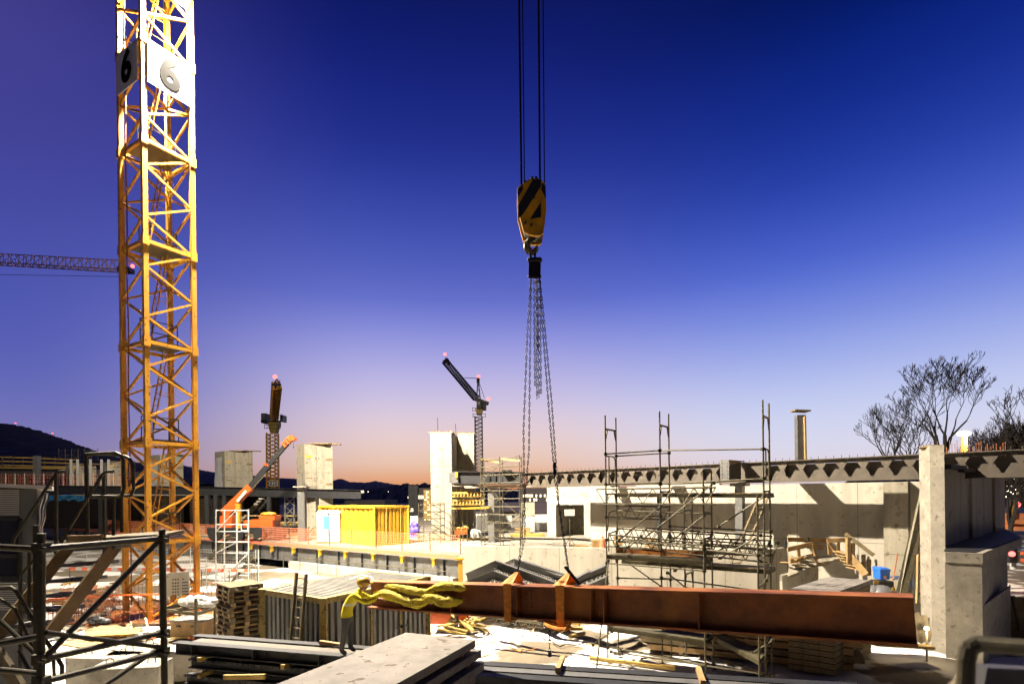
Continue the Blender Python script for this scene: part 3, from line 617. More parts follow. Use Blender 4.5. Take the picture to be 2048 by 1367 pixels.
# ================================================================== far crane B (luffing) at px 958
zc = 88
t = thing('tower_crane', 'distant luffing crane with boom raised to the upper left, behind the tall concrete pair', 'tower crane', XZ(958, zc))
mb = MB(); lattice(mb, XZ(960, zc), P(957, 832, zc), 1.15, 1.15, 28, .09, tri=False); part(t, 'mast', mb, 'dark_steel')
mb = MB(); lattice(mb, P(953, 797, zc), P(890, 722, zc+2), .9, .9, 26, .08, tri=False); part(t, 'boom', mb, 'dark_steel')
mb = MB(); mb.bar(P(886, 724, zc+2), P(898, 720, zc+2), .5).bar(P(892, 717, zc+2), P(900, 727, zc+2), .5).bar(P(891, 718, zc+2), P(890, 710, zc+2), .08); part(t, 'boom_head', mb, 'dark_steel')
mb = MB(); mb.path([P(892, 722, zc), P(915, 757, zc), P(942, 786, zc)], .025, 4).path([P(929, 755, zc), P(952, 756, zc)], .05, 4).path([P(957, 760, zc), P(969, 796, zc)], .04, 4); part(t, 'rope', mb, 'dark_steel')
mb = MB(); [mb.bar(P(x, 802, zc), P(956, 755, zc), .18) for x in (953, 961)]; [mb.bar(P(954, y, zc), P(960, y, zc), .1) for y in (770, 780, 790)]; box_px(mb, 953, 755, 959, 764, zc, .6); part(t, 'mast_head', mb, 'dark_steel')
mb = MB(); box_px(mb, 953, 801, 963, 816, zc-.6, 1.6); q = part(t, 'cab', mb, 'dark_steel'); mb = MB(); box_px(mb, 954.5, 803, 960, 809, zc-.66, .04); part(q, 'window', mb, 'grey_steel')
mb = MB(); mb.prism([P(951, 816, zc), P(966, 816, zc), P(963, 828, zc), P(953, 828, zc)], (0, 1.2, 0)); part(t, 'slewing_unit', mb, 'rust_trim')
mb = MB(); mb.bar(P(950, 797, zc), P(977, 807, zc), .8, .5); box_px(mb, 964, 803, 972, 818, zc, 1.4); part(t, 'counter_jib', mb, 'dark_steel')
mb = MB()
for y in (815, 821, 827, 833): mb.bar(P(945, y, zc), P(952 if y < 824 else 971, y, zc), .07)
for x in (945, 951): mb.bar(P(x, 814, zc), P(x, 822, zc), .07)
for x in (946, 971): mb.bar(P(x, 826, zc), P(x, 834, zc), .07)
part(t, 'gallery', mb, 'dark_steel')
for p in ((890, 708), (957, 752), (977, 797)): mb = MB(); mb.ball(P(p[0], p[1], zc), .26); part(t, 'warning_lamp', mb, 'redlamp')
# ================================================================== orange telescopic crane boom
zq = 43
t = thing('mobile_crane', 'orange mobile crane with grey telescopic boom raised above the deck', 'mobile crane', G(455, 1080, D))
mb = MB(); mb.bar(P(448, 1025, zq), P(502, 973, zq), .5, .55).prism([P(445, 1040, zq-.3), P(470, 1018, zq-.3), P(474, 1003, zq-.3), P(445, 1024, zq-.3)], (0, .7, 0)); q = part(t, 'boom_base', mb, 'orange')
mb = MB(); mb.prism([P(472, 1001, zq-.35), P(476, 1004, zq-.35), P(494, 983, zq-.35), P(490, 979, zq-.35)], (0, .02, 0)); part(q, 'marking', mb, 'white')
mb = MB(); mb.bar(P(500, 975, zq), P(537, 930, zq), .34, .42).bar(P(536, 931, zq), P(575, 886, zq), .26, .32); part(t, 'boom_section', mb, 'dark_steel')
mb = MB(); mb.bar(P(503, 979, zq-.3), P(532, 946, zq-.3), .08); part(t, 'ram', mb, 'galv')
mb = MB(); mb.bar(P(530, 927, zq), P(539, 931, zq), .45, .1)
for i, (x, y) in enumerate(((569, 888), (575, 882), (580, 877), (585, 874))): mb.bar(P(x-4, y-3, zq), P(x+4, y+5, zq), .4, .22)
mb.bar(P(578, 877, zq), P(586, 873.5, zq), .3, .3).bar(P(584, 873, zq), P(591, 879, zq), .3, .25).ball(P(590, 878, zq), .15); part(t, 'boom_head', mb, 'orange')
mb = MB(); mb.tube(P(587, 880, zq), P(587, 893, zq), .015, n=4).ball(P(587, 894, zq), .06); part(t, 'hoist_rope', mb, 'dark_steel')
c = G(470, 1080, D)
mb = MB(); mb.box(c+Vector((-.6,.5,1.3)), (.9,1.4,1.2)).box(c+Vector((1.9,.5,1.25)), (2.2,1.5,.6)).box(c+Vector((2.5,.5,1.7)), (1.2,1.2,.35)); part(t, 'body', mb, 'orange')
mb = MB(); mb.box(c+Vector((1.2,.5,.75)), (6.2,1.8,.5)); part(t, 'chassis', mb, 'dark_steel')
mb = MB(); mb.box(c+Vector((.55,-.5,1.9)), (.3,.3,1.9)).ball(c+Vector((2.5,.2,2.0)), .4, sc=(1.6,1,.45)); part(t, 'yellow_ram', mb, 'yellow_paint')
for dx in (-1.3, .4, 2.1, 3.6): mb = MB(); mb.tube(c+Vector((dx,-.5,.48)), c+Vector((dx,-.15,.48)), .48, n=16); part(t, 'wheel', mb, 'black')
# ================================================================== hook block, ropes, chains
HZ = 9.9
t = thing('hook_block', 'black and yellow striped crane hook block hanging on steel ropes', 'hook block', P(1065, 500, HZ))
outl = [(1034,376),(1047,366),(1062,356),(1080,357),(1091,368),(1093,422),(1086,466),(1078,471),(1060,469),(1047,462),(1036,420)]
fr = [P(x, y, HZ) for x, y in outl]
mb = MB(); mb.prism(fr, (0,.07,0)); mb.prism([p+Vector((0,.38,0)) for p in fr], (0,.07,0)); part(t, 'cheek_plate', mb, 'hook_yellow')
mb = MB(); mb.prism([P(1064+(x-1064)*.86, 414+(y-414)*.9, HZ)+Vector((0,.07,0)) for x, y in outl], (0,.31,0)); part(t, 'sheave_housing', mb, 'hook_black')
for st in ([(1036,378),(1046,368),(1046,380),(1036,394)], [(1036,412),(1066,358),(1082,358),(1082,372),(1049,424),(1037,438)], [(1084,366),(1091,370),(1092,398),(1082,378)], [(1060,438),(1082,404),(1082,434)]):
    mb = MB(); mb.prism([P(x, y, HZ-.006) for x, y in st], (0,.005,0)); part(t, 'stripe', mb, 'hook_black')
for x, y in ((1049, 364), (1064, 357), (1072, 357), (1063, 450), (1051, 446)): mb = MB(); q = P(x, y, HZ); mb.tube(q-Vector((0,.03,0)), q+Vector((0,.48,0)), .028); part(t, 'bolt', mb, 'galv')
hc = P(1064, 492, HZ+.22)
mb = MB(); mb.tube(P(1065, 470, HZ+.22), P(1065, 480, HZ+.22), .05); pts = [P(1066,478,HZ+.22), P(1060,481,HZ+.22), P(1054,488,HZ+.22), P(1054,497,HZ+.22), P(1060,504,HZ+.22), P(1068,504,HZ+.22), P(1073,498,HZ+.22), P(1073,492,HZ+.22)]
for a, b, r1, r2 in zip(pts, pts[1:], (.05,.06,.065,.07,.07,.06,.045), (.06,.065,.07,.07,.06,.045,.025)): mb.tube(a, b, r1, r2, n=8)
mb.bar(P(1061, 478, HZ+.22), P(1071, 478, HZ+.22), .1, .08); part(t, 'hook', mb, 'galv')
for i, (x0, x1, dz, r) in enumerate(((1038, 1043, 0, .019), (1077, 1080, 0, .019), (1045, 1049, .45, .011), (1086, 1089, .45, .011))):
    mb = MB(); a = P(x1, 372, HZ+.1+dz); b = P(x0, 0, HZ+.1+dz); mb.tube(a, a+(b-a)*1.6, r, n=6); part(t, 'rope', mb, 'rope')
def chain(mb, pts, pitch=.07, r=.0062, wdt=.013):
    # oval links, each turned by 90 degrees
    P_ = []; acc = 0
    for a, b in zip(pts, pts[1:]):
        L_ = (b-a).length; n = max(1, int(L_/pitch))
        for i in range(n): P_.append((a+(b-a)*i/n, a+(b-a)*(i+1)/n))
    for i, (a, b) in enumerate(P_):
        a_, b_, d, sd, u = mb.frame(a, b, (0,1,0)); s_ = sd if i % 2 else u; c = (a+b)/2; hl = (b-a).length*.68
        ring = [c+d*hl, c+d*hl*.5+s_*wdt, c-d*hl*.5+s_*wdt, c-d*hl, c-d*hl*.5-s_*wdt, c+d*hl*.5-s_*wdt]
        for k in range(6): mb.tube(ring[k], ring[(k+1) % 6], r, n=4, caps=False)
# sling points of the red beam
BL = P(742, 1160, 12.2); BR = P(1826, 1190, 6.75)      # top centre line ends
bd = (BR-BL).normalized()
def on_beam(px):
    lo, hi = 0, 1
    for _ in range(40):
        k = (lo+hi)/2; p = BL+(BR-BL)*k; x = 1024+F*p.x/p.y
        if x < px: lo = k
        else: hi = k
    return BL+(BR-BL)*k
S1 = on_beam(1024)+Zv*.04; S2 = on_beam(1128)+Zv*.04
cht = thing('chain_sling', 'steel chain sling with several legs hanging from the crane hook', 'chain sling', P(1068, 505, HZ+.22))
mb = MB(); mb.tube(P(1060,500,HZ+.22), P(1062,522,HZ+.2), .02).tube(P(1070,500,HZ+.22), P(1070,522,HZ+.24), .02)
for dx in (1060, 1064, 1069, 1074, 1079): mb.ball(P(dx, 520, HZ+.22), .055, 8, 5).bar(P(dx, 520, HZ+.22), P(dx-.5, 552, HZ+.22), .05, .05).ball(P(dx, 553, HZ+.22), .04, 6, 4)
part(cht, 'shortening_fitting', mb, 'chain')
h_ = HZ+.22
legs = [[P(1062,552,h_), P(1055,660,h_), P(1047,860,h_-.1), P(1050,1075,h_-.2), S1+Vector((.09,0,.21))], [P(1062,552,h_+.06), P(1060,700,h_+.2), P(1058,900,h_+.3), S1+Vector((.10,.03,.21))],
        [P(1078,552,h_), P(1084,640,h_), P(1098,820,h_-.2), P(1110,960,h_-.25), S2+Vector((.06,0,.21))], [P(1079,552,h_+.05), P(1088,640,h_+.15), P(1103,800,h_+.1), P(1117,1000,h_), S2+Vector((.07,.03,.21))]]
for lg in legs: mb = MB(); chain(mb, lg); part(cht, 'chain_leg', mb, 'chain')
for x, y1 in ((1069, 770), (1073, 797), (1077, 794), (1081, 786), (1075, 700)): mb = MB(); chain(mb, [P(x-1.5, 552, h_+.1*(x % 3)), P(x-.5, 640, h_+.1*(x % 3)), P(x+1, y1, h_+.12*(x % 3))]); part(cht, 'loose_chain', mb, 'chain')
mb = MB(); q = P(1109, 937, h_-.25); mb.bar(q-Zv*.12, q+Zv*.12, .05, .05); part(cht, 'clevis', mb, 'chain')
# ================================================================== the hanging red beam
bh = .60
rb = thing('steel_beam', 'large rust red steel beam hanging across the foreground', 'steel beam', BL)
mb = MB(); mb.ibeam(BL, BR, bh, .34, .035, .022); part(rb, 'beam', mb, 'red')
sdv = bd.cross(Zv).normalized(); 
nb = Vector((bd.y, -bd.x, 0)).normalized()      # towards the camera
for px in (908, 1040, 1186, 1212, 1400):
    p = on_beam(px); upb = sdv.cross(bd); mb = MB(); mb.bar(p-Zv*.04+nb*.09, p-Zv*(bh-.04)+nb*.09, .016 if px != 1212 else .02, .145, up=nb); part(rb, 'stiffener', mb, 'red')
mb = MB()
for px0 in (1052, 1206):
    for r_ in range(6):
        for c_ in range(2): p = on_beam(px0+c_*9)-Zv*(.12+r_*.07)+nb*.012; mb.tube(p, p+nb*.03, .014, n=6)
part(rb, 'bolt', mb, 'red')
for S_, lab in ((S1, 'left orange lifting strap round the red beam'), (S2, 'right orange lifting strap round the red beam')):
    t = thing('lifting_strap', lab, 'strap', S_, 'orange lifting straps round the red beam')
    w_ = .17; mb = MB(); o = nb*.19
    ap = S_+Vector((.07,0,.19)); 
    for dx in (-.05, .03):
        mb.prism([S_+o+bd*(-w_/2+dx), S_+o+bd*(w_/2+dx), ap+bd*.04, ap-bd*.04], nb*.012)
        mb.prism([S_-o+bd*(-w_/2+dx), S_-o+bd*(w_/2+dx), ap+bd*.04, ap-bd*.04], -nb*.012)
    b_ = -Zv*(bh+.09); mb.prism([S_+o-bd*w_/2, S_+o+bd*w_/2, S_+o+b_+bd*w_*.45, S_+o+b_-bd*w_*.4], nb*.014)
    mb.prism([S_-o-bd*w_/2, S_-o+bd*w_/2, S_-o+b_+bd*w_*.45, S_-o+b_-bd*w_*.4], -nb*.014); mb.prism([S_+o+b_-bd*w_*.4, S_+o+b_+bd*w_*.45, S_-o+b_+bd*w_*.45, S_-o+b_-bd*w_*.4], (0,0,-.014))
    part(t, 'webbing', mb, 'strap')
mb = MB(); q = S2+nb*.2-Zv*(bh+.1)-bd*.05; mb.path([q+bd*.25*math.cos(a_*.7)+nb*.1*math.sin(a_*.7)-Zv*.04*math.sin(a_) for a_ in range(10)], .035, 6); mb.tube(q, q+Vector((.06,0,-.1)), .03); part(t, 'knot', mb, 'strap')
mb = MB(); q = on_beam(1090)-Zv*(bh+.02)-nb*.1; chain(mb, [q, q-Zv*.6]); mb.bar(q-Zv*.6, q-Zv*.68, .06); tag(mb.build('chain_end', 'chain'), 'loose end of dark chain dangling below the red beam', 'chain')
mb = MB(); q = S2+Zv*.3; e_ = P(1160, 1168, 9.4); mb.bar(q, e_, .03, .05); tag(mb.build('tie_bar', 'dark_steel'), 'thin dark bar slanting from the chain to the top of the red beam', 'bar')
# ================================================================== right hand building: castellated beams, wall, columns
Z0_, Z1_ = 37.0, 21.6
KA = P(1040, 946, 37.0); KB = P(1862, 906, 21.2)
KB.z = (KA.z+KB.z)/2; KA.z = KB.z
kd = (KB-KA).normalized(); kn = Vector((-kd.y, kd.x, 0)); kn = kn if kn.y > 0 else -kn       # kn: away from the camera
KC = KB+kd*9
print('KZ', KA, KB)
def castellated(name, label, a, b, h, pitch, hole_h, group=None, studs=True, ms='beam_grey', skip=()):
    a = Vector(a); b = Vector(b); d = (b-a).normalized(); Ln = (b-a).length; t = thing(name, label, 'steel beam', a-Zv*h, group)
    nn = Vector((-d.y, d.x, 0)); T = nn*.018
    mb = MB(); mb.bar(a-Zv*.02, b-Zv*.02, .32, .04, up=Zv).bar(a-Zv*(h-.02), b-Zv*(h-.02), .36, .04, up=Zv); part(t, 'flange', mb, ms)
    mb = MB(); n = int(Ln/pitch); pitch = Ln/n; zt_ = a.z-.04; zb_ = a.z-h+.04; zm = (zt_+zb_)/2; hh = hole_h/2; aw = hh*1.15; tw_ = aw*.5
    def q(s_, z): p = a+d*s_; return Vector((p.x, p.y, z))-T/2
    for i in range(n):
        x0 = i*pitch; x1 = x0+pitch; c = (x0+x1)/2
        if i in skip: mb.prism([q(x0,zb_), q(x1,zb_), q(x1,zt_), q(x0,zt_)], T); continue
        for s_ in (1, -1):
            zz = zt_ if s_ > 0 else zb_
            mb.prism([q(c-tw_, zm+s_*hh), q(c+tw_, zm+s_*hh), q(x1, zz), q(x0, zz)], T)
            mb.prism([q(x0, zm), q(c-aw, zm), q(c-tw_, zm+s_*hh), q(x0, zz)], T)
            mb.prism([q(x1, zm), q(c+aw, zm), q(c+tw_, zm+s_*hh), q(x1, zz)], T)
    part(t, 'web', mb, ms)
    if studs:
        mb = MB()
        for i in range(int(Ln/.3)): p = a+d*(i+.5)*.3; mb.tube(p, p+Zv*.13, .012, n=5)
        part(t, 'shear_stud', mb, ms)['kind'] = 'stuff'
    return t
castellated('castellated_beam', 'long front steel beam with a row of hexagonal holes, studded on top', KA, KC, 1.0, .80, .62, 'hexagonal holed roof beams', skip=(18,19))
castellated('castellated_beam', 'second plain steel beam seen through the holes of the front roof beam', KA+kn*.27+kd*.4-Zv*.2, KC+kn*.27+kd*.4-Zv*.2, .68, .78, .50, 'hexagonal holed roof beams', studs=False, skip=range(99))
# cross beam with end plate
X0 = P(1466, 925, 25.6); X0.z = KA.z+.12
CP = KA+kd*((X0-KA).dot(kd))
t = thing('cross_beam', 'dark steel cross beam with a bolted end plate pointing at the camera above the scaffold', 'steel beam', CP)
a = CP-kn*2.0+Zv*.06; b = CP-kn*.2+Zv*.06; mb = MB(); mb.ibeam(a, b, .98, .42, .04, .03); part(t, 'beam', mb, 'beam_grey')
mb = MB(); mb.bar(a-Zv*1.0+kn*-.02, a+Zv*.0-kn*.02, .42, .03, up=kn)
part(t, 'end_plate', mb, 'grey_steel')
mb = MB()
for r_ in range(5):
    for c_ in (-1, 1): q = a-Zv*(.15+r_*.17)+kd*.13*c_; mb.tube(q-kn*.04, q-kn*.07, .02, n=6)
part(t, 'bolt', mb, 'dark_steel')
for dd in (6.5, 10.2, 17.0):
    p = KA+kd*dd; mb = MB(); mb.ibeam(p+kn*.2-Zv*.05, p+kn*2.2-Zv*.05, .9, .3); tag(mb.build('cross_beam', 'beam_grey'), 'short steel cross beam at the wall, %s' % ('behind the left scaffold frame' if dd < 7 else 'behind the middle of the scaffold' if dd < 12 else 'left of the tall concrete column'), 'steel beam')
# rear concrete wall
wa = KA+kd*4.2+kn*2.3; wb = KB+kd*(-.2)+kn*2.3; ztw = KA.z-1.06
ang = math.atan2(kd.y, kd.x)
def local_wall(name, label, a, b, z0, z1, th, ms, cat='wall'):
    L_ = (Vector((b.x,b.y,0))-Vector((a.x,a.y,0))).length; mb = MB(); mb.box((L_/2, th/2, (z1-z0)/2), (L_, th, z1-z0)); o = mb.build(name, ms); o.location = (a.x, a.y, z0)
    o.rotation_euler = (0,0,math.atan2(b.y-a.y, b.x-a.x))
    for v in o.data.vertices: v.co.x += L_/2; v.co.y += th/2
    return tag(o, label, cat)
local_wall('concrete_wall', 'long pale concrete wall under the holed roof beams', wa, wb, -.4, ztw, .35, 'concrete_white')
for s_ in (.905,):
    p = wa+(wb-wa)*s_-kn*.5; local_wall('concrete_pier', 'shaded concrete pier projecting from the long wall near the ladder', p, p+kd*.9, -.4, ztw-.01, .5, 'concrete', 'pier')
# portal block with door opening (px 1095..1220)
a = XZ(1095, 41.2, D); b = XZ(1222, 39.2, D); ux = (b-a).normalized(); Lw = (b-a).length; uy = Vector((-ux.y, ux.x, 0)); 
t = thing('concrete_portal', 'pale concrete block with a dark doorway opening behind the work lamp', 'building', a)
k0, k1 = (1113-1095)/127, (1170-1095)/127; dh = 2.45; ht = 3.9
mb = MB()
def blk(s0, s1, z0, z1, d0=0, d1=3.): mb.prism([a+ux*Lw*s0+uy*d0+Zv*z0, a+ux*Lw*s1+uy*d0+Zv*z0, a+ux*Lw*s1+uy*d1+Zv*z0, a+ux*Lw*s0+uy*d1+Zv*z0], (0,0,z1-z0))
blk(0, k0, 0, ht); blk(k1, 1, 0, ht); blk(k0, k1, dh, ht); part(t, 'wall', mb, 'concrete_white')
mb = MB(); blk(k0-.02, k1+.02, 0, dh, 3.02, 3.1); part(t, 'rear_wall', mb, 'concrete')
for s_ in (.50, .545, .565): mb = MB(); q = a+ux*Lw*s_+uy*2.2; mb.bar(q, q+Zv*2.3+uy*.5-ux*.25, .09, .16); tag(mb.build('timber_plank', 'wood'), 'orange brown plank leaning inside the concrete doorway', 'plank', 'planks leaning in the doorway')
# wall between portal and front beam with recess
local_wall('concrete_wall', 'pale concrete wall behind the left scaffold frame', XZ(1275, 38.5, D), XZ(1440, 33.5, D), D, 5.75, .3, 'concrete_white')
mb = MB(); mb.box(XZ(1232, 35.2, D)+Zv*1.75, (.5,.5,3.5), .8); tag(mb.build('timber_post', 'wood'), 'rusty orange post behind the left scaffold frame', 'post')
# steel columns
q = P(1481, 1090, 27.0); mb = MB(); mb.box((q.x, q.y, 3.4), (.36,.36,4.6), ang).box((q.x, q.y, 5.55), (.8,.5,.3), ang); tag(mb.build('steel_column', 'grey_steel'), 'grey blue steel column behind the scaffold carrying the roof beams', 'column')
q = P(1318, 1000, 30.5); mb = MB(); mb.box((q.x, q.y, 3.0), (.16,.16,4.0), ang); tag(mb.build('steel_post', 'dark_steel'), 'slim dark steel post behind the middle scaffold frame', 'post')
t = thing('steel_column', 'slender column stub with a flat cap rising above the roof beams', 'column', P(1601, 925, 27.5))
mb = MB(); mb.bar(P(1601, 940, 27.5), P(1600, 830, 27.5), .42, .3); part(t, 'shaft', mb, 'grey_steel')
mb = MB(); mb.bar(P(1609.5, 940, 27.4), P(1607, 832, 27.4), .08, .34); part(t, 'edge_flange', mb, 'wood')
mb = MB(); mb.box(P(1600, 821.5, 27.5), (.8,.6,.07), 0, (.06, 'Y')); part(t, 'cap_plate', mb, 'wood_old')
# right column and stepped wall
c0 = XZ(1864, 17.8); c1 = XZ(1893, 17.5); 
t = thing('concrete_column', 'tall square concrete column at right in front of the roof beams', 'column', c0)
mb = MB(); mb.prism([c0-Zv*.6, c1-Zv*.6, c1+Vector((.35,.5,-.6)), c0+Vector((.1,.6,-.6))], (0,0,7.2)); part(t, 'shaft', mb, 'concrete_plain')
mb = MB(); mb.ball(c0+Vector((.25,.3,6.55)), .35, 8, 4, (1,.8,.3)); part(t, 'mortar_top', mb, 'wood_old')
r0 = XZ(1888, 18.0); r1 = XZ(2012, 24.8); rd = (r1-r0).normalized()
t = thing('stepped_wall', 'dim brown concrete wall with stepped top edge at right of the tall column', 'wall', r0)
for i in range(5):
    a = r0+(r1-r0)*(i/5)+Vector((.0, .12*(i % 2), 0)); b = r0+(r1-r0)*((i+1)/5)+Vector((.0, .12*(i % 2), 0)); nn = Vector((-rd.y, rd.x, 0))
    mb = MB(); mb.prism([a+Zv*3.2, b+Zv*3.2, b+nn*.3+Zv*3.2, a+nn*.3+Zv*3.2], (0,0,2.62-.06*i)); part(t, 'wall_panel', mb, 'concrete_white')  # paler concrete brightens the panels in place of warm lamp light
    mb = MB(); mb.bar(a+Zv*(5.9-.06*i), b+Zv*(5.9-.06*i), .5, .14); part(t, 'roof_edge', mb, 'dark_steel')
A_ = XZ(1892, 16.6); B_ = XZ(1966, 16.2); C_ = XZ(2046, 20.9); D_ = XZ(2016, 25)
t = thing('concrete_block', 'massive concrete block with a dark ledge at the lower right', 'wall', A_)
Cc_ = XZ(2016, 22)
mb = MB(); mb.prism([A_-Zv*.8, B_-Zv*.8, Cc_-Zv*.8, Cc_+Vector((-.3,2,-.8)), XZ(1900,20)-Zv*.8], (0,0,3.7)); part(t, 'body', mb, 'concrete_plain')
mb = MB(); mb.prism([A_-Vector((0,.03,-2.9)), B_-Vector((0,.03,-2.9)), C_+Zv*2.9, D_+Zv*2.9, XZ(1900,20)+Zv*2.9], (0,0,.32)); part(t, 'ledge', mb, 'concrete_plain')
mb = MB(); mb.prism([A_+Vector((.05,.1,3.225)), B_+Vector((-.1,.1,3.225)), C_+Vector((-.2,0,3.225)), D_+Zv*3.225, XZ(1904,20)+Zv*3.225], (0,0,.02)); part(t, 'dark_top', mb, 'black')  # thin black sheet over the ledge top
e0 = XZ(1966, 15.6); mb = MB(); mb.prism([XZ(1972, 16.6)-Zv*.8, XZ(2022, 19.5)-Zv*.8, XZ(2022, 19.9)-Zv*.8, XZ(1974, 17.0)-Zv*.8], (0,0,2.4)); tag(mb.build('low_wall', 'concrete_plain'), 'low concrete wall along the foot of the massive block at far right', 'wall')
for i in range(26):
    q = P(1862+i*6+random.uniform(-2,2), 903, 22+i*.08); mb = MB() if i == 0 else mb; mb.tube(q-Zv*.2, q+Zv*random.uniform(.2,.5), .014, n=4)
o = mb.build('rebar_bundle', 'rebar'); tag(o, 'row of upright reinforcing bars above the roof beam at right', 'rebar')
# street light with warm lamp
SL = P(1928, 866, 30)
t = thing('street_lamp', 'glowing orange street lamp beside the big bare tree', 'street lamp', XZ(1928, 30))
mb = MB(); mb.tube(XZ(1928, 30), SL-Zv*.1, .14); part(t, 'pole', mb, 'wood_y')
mb = MB(); mb.ball(SL-Zv*.02, .26, 12, 6, (1.4,1,.6)); part(t, 'lamp', mb, 'warmlamp')
# ================================================================== tall pipe scaffold
def sc_bar(mb, a, b, r=.024): mb.tube(a, b, r, n=7)
FD = Vector((.44, .58, 0))
def ladder_frame(label, px, Z, ztop, ms='galv', fd=FD, z0=0, top=True, grp='scaffold frames of the tall pipe scaffold'):
    a = XZ(px, Z, z0); t = thing('ladder_scaffold', label, 'scaffold frame', a, grp)
    for p in (a, a+fd):
        mb = MB(); sc_bar(mb, p, p+Zv*(ztop-z0)); part(t, 'standard', mb, ms)
        mb = MB(); mb.box(p+Zv*.02, (.15,.15,.02)).tube(p, p+Zv*.3, .017); part(t, 'base_jack', mb, ms)
    z = ztop-.42
    while z > z0+.2:
        mb = MB(); mb.bar(a+Zv*z, a+fd+Zv*z, .04, .05)
        d = fd.normalized(); mb.bar(a+d*.02+Zv*(z-.3), a+d*.12+Zv*(z-.03), .03, .05).bar(a+fd-d*.02+Zv*(z-.3), a+fd-d*.12+Zv*(z-.03), .03, .05)
        z -= 2.0; part(t, 'crossbar', mb, ms)
    return a
L0 = ladder_frame('leftmost tall ladder frame of the pipe scaffold', 1216, 16.6, 7.55)
L1 = ladder_frame('middle tall ladder frame of the pipe scaffold', 1325, 16.2, 7.6)
L2 = ladder_frame('rightmost tall ladder frame of the pipe scaffold, under the open sky', 1532, 14.3, 7.58)
LM = ladder_frame('shorter ladder frame of the pipe scaffold ending below the roof beam', 1411, 15.1, 5.72)
LN = ladder_frame('short right scaffold frame in front of the tall rightmost one', 1519, 14.0, 5.1)
def railset(label, pts, name='scaffold_rail', ms='galv', r=.022, cat='rail', couplers=True):
    t = thing(name, label, cat, pts[0][0])
    for q in pts:
        mb = MB(); mb.path(list(q), r, 7); part(t, 'tube', mb, ms)
    if couplers:
        for q in pts:
            for e in (q[0], q[-1]): mb = MB(); mb.box(e, (.09,.09,.08)); part(t, 'coupler', mb, 'galv_old')
    return t
def h(p, z, k=0): return Vector((p.x, p.y, z))+FD*k
railset('top guard rails between the left and middle scaffold frames', [(h(L0,6.36), h(L1,6.42)), (h(L0,6.33,1), h(L1,6.38,1))])
railset('top guard rail between the middle and right scaffold frames', [(h(L1,6.42), h(L2,6.28)), (h(L1,5.42,1), h(L2,5.5,1)), (h(L0,5.42), h(L1,5.44)), (h(L1,5.4), h(L2,5.5))])
railset('rounded end guard on the left scaffold frame', [(h(L0,6.3), h(L0,6.3,.75), h(L0,6.2,.9), h(L0,5.5,.92)), (h(L0,6.28,.3), h(L0,5.4,.3))], couplers=False)
railset('rounded end guard on the right scaffold frame', [(h(L2,6.3), h(L2,6.3,.75), h(L2,6.2,.9), h(L2,5.5,.92)), (h(L2,6.28,.4), h(L2,5.45,.4))], couplers=False)
railset('rounded lower end guard at the left scaffold frame', [(h(L0,4.0,.1), h(L0,4.55,.25), h(L0,4.6,.6), h(L0,4.6,1.0)), (h(L0,4.6,1), h(LM,4.52,1)), (h(LM,4.6,0), h(LM,4.55,1), h(LM,3.9,1))], couplers=False)
def truss_beam(label, a, b, hgt, n, ms='galv'):
    t = thing('lattice_girder', label, 'lattice girder', a)
    mb = MB(); mb.tube(a, b, .024); part(t, 'top_chord', mb, ms); mb = MB(); mb.tube(a-Zv*hgt, b-Zv*hgt, .024); part(t, 'bottom_chord', mb, ms)
    mb = MB()
    for i in range(n):
        p = a+(b-a)*i/n; q = a+(b-a)*(i+1)/n; m_ = (p+q)/2; mb.tube(p, m_-Zv*hgt, .015, n=5, caps=False).tube(m_-Zv*hgt, q, .015, n=5, caps=False)
    part(t, 'lacing', mb, ms)
truss_beam('front lattice girder under the scaffold top lift', h(L0,5.28)-FD*.06-(h(LM,0)-h(L0,0)).normalized()*.3, h(LM,5.28)-FD*.06+(h(LM,0)-h(L0,0)).normalized()*.35, .46, 6)
truss_beam('lower lattice girder along the left bay of the scaffold', h(L0,4.02,1.05), h(LM,3.92,1.05), .42, 7)
truss_beam('rear lattice girder reaching to the right scaffold frame', h(L0,4.06,1.5), h(L2,3.9,1.2)+FD*.1, .4, 11)
truss_beam('lattice girder in the right bay of the scaffold', h(LM,3.85,.2), h(L2,3.8,1), .42, 5)
def deckb(label, a, b, wd, th=.06, ms='galv', side='galv_old', toe=None, k0=0.02, k1=.98):
    a0 = a+FD*k0; a1 = a+FD*k1; b0 = b+FD*k0; b1 = b+FD*k1; t = thing('scaffold_deck', label, 'platform', a)
    mb = MB(); mb.prism([a0, b0, b1, a1], (0,0,th)); part(t, 'board', mb, ms)
    mb = MB(); mb.bar(a0-Zv*.02, b0-Zv*.02, .03, .1).bar(a1-Zv*.02, b1-Zv*.02, .03, .1)
    n = 9
    for i in range(n+1): p = a0+(b0-a0)*i/n; q = a1+(b1-a1)*i/n; mb.bar(p-Zv*.03, q-Zv*.03, .03, .05)
    part(t, 'side_rail', mb, side)
    if toe: mb = MB(); mb.bar(a1+Zv*.14, b1+Zv*.14, .03, .17); part(t, 'toe_board', mb, toe)
    return t
deckb('upper scaffold deck with a red brown toe board', h(L0,3.2), h(LM,3.18), .7, toe='red')
deckb('long olive scaffold deck in the rear row behind the upper deck', h(L0,2.95,1.4), h(L2,2.95,.9), .7, ms='wood_old', k1=.9)
deckb('brown top deck of the scaffold below the holed beam', h(L0,5.1,.9), h(L2,5.05,.9), .7, ms='wood_old', k1=.8)
deckb('low scaffold deck of perforated plates near the ground', h(L0,.98), h(LM,.95), .7)
deckb('low scaffold deck of perforated plates at the right frames', h(LM,.78,1.5), h(LN,.72), .7)
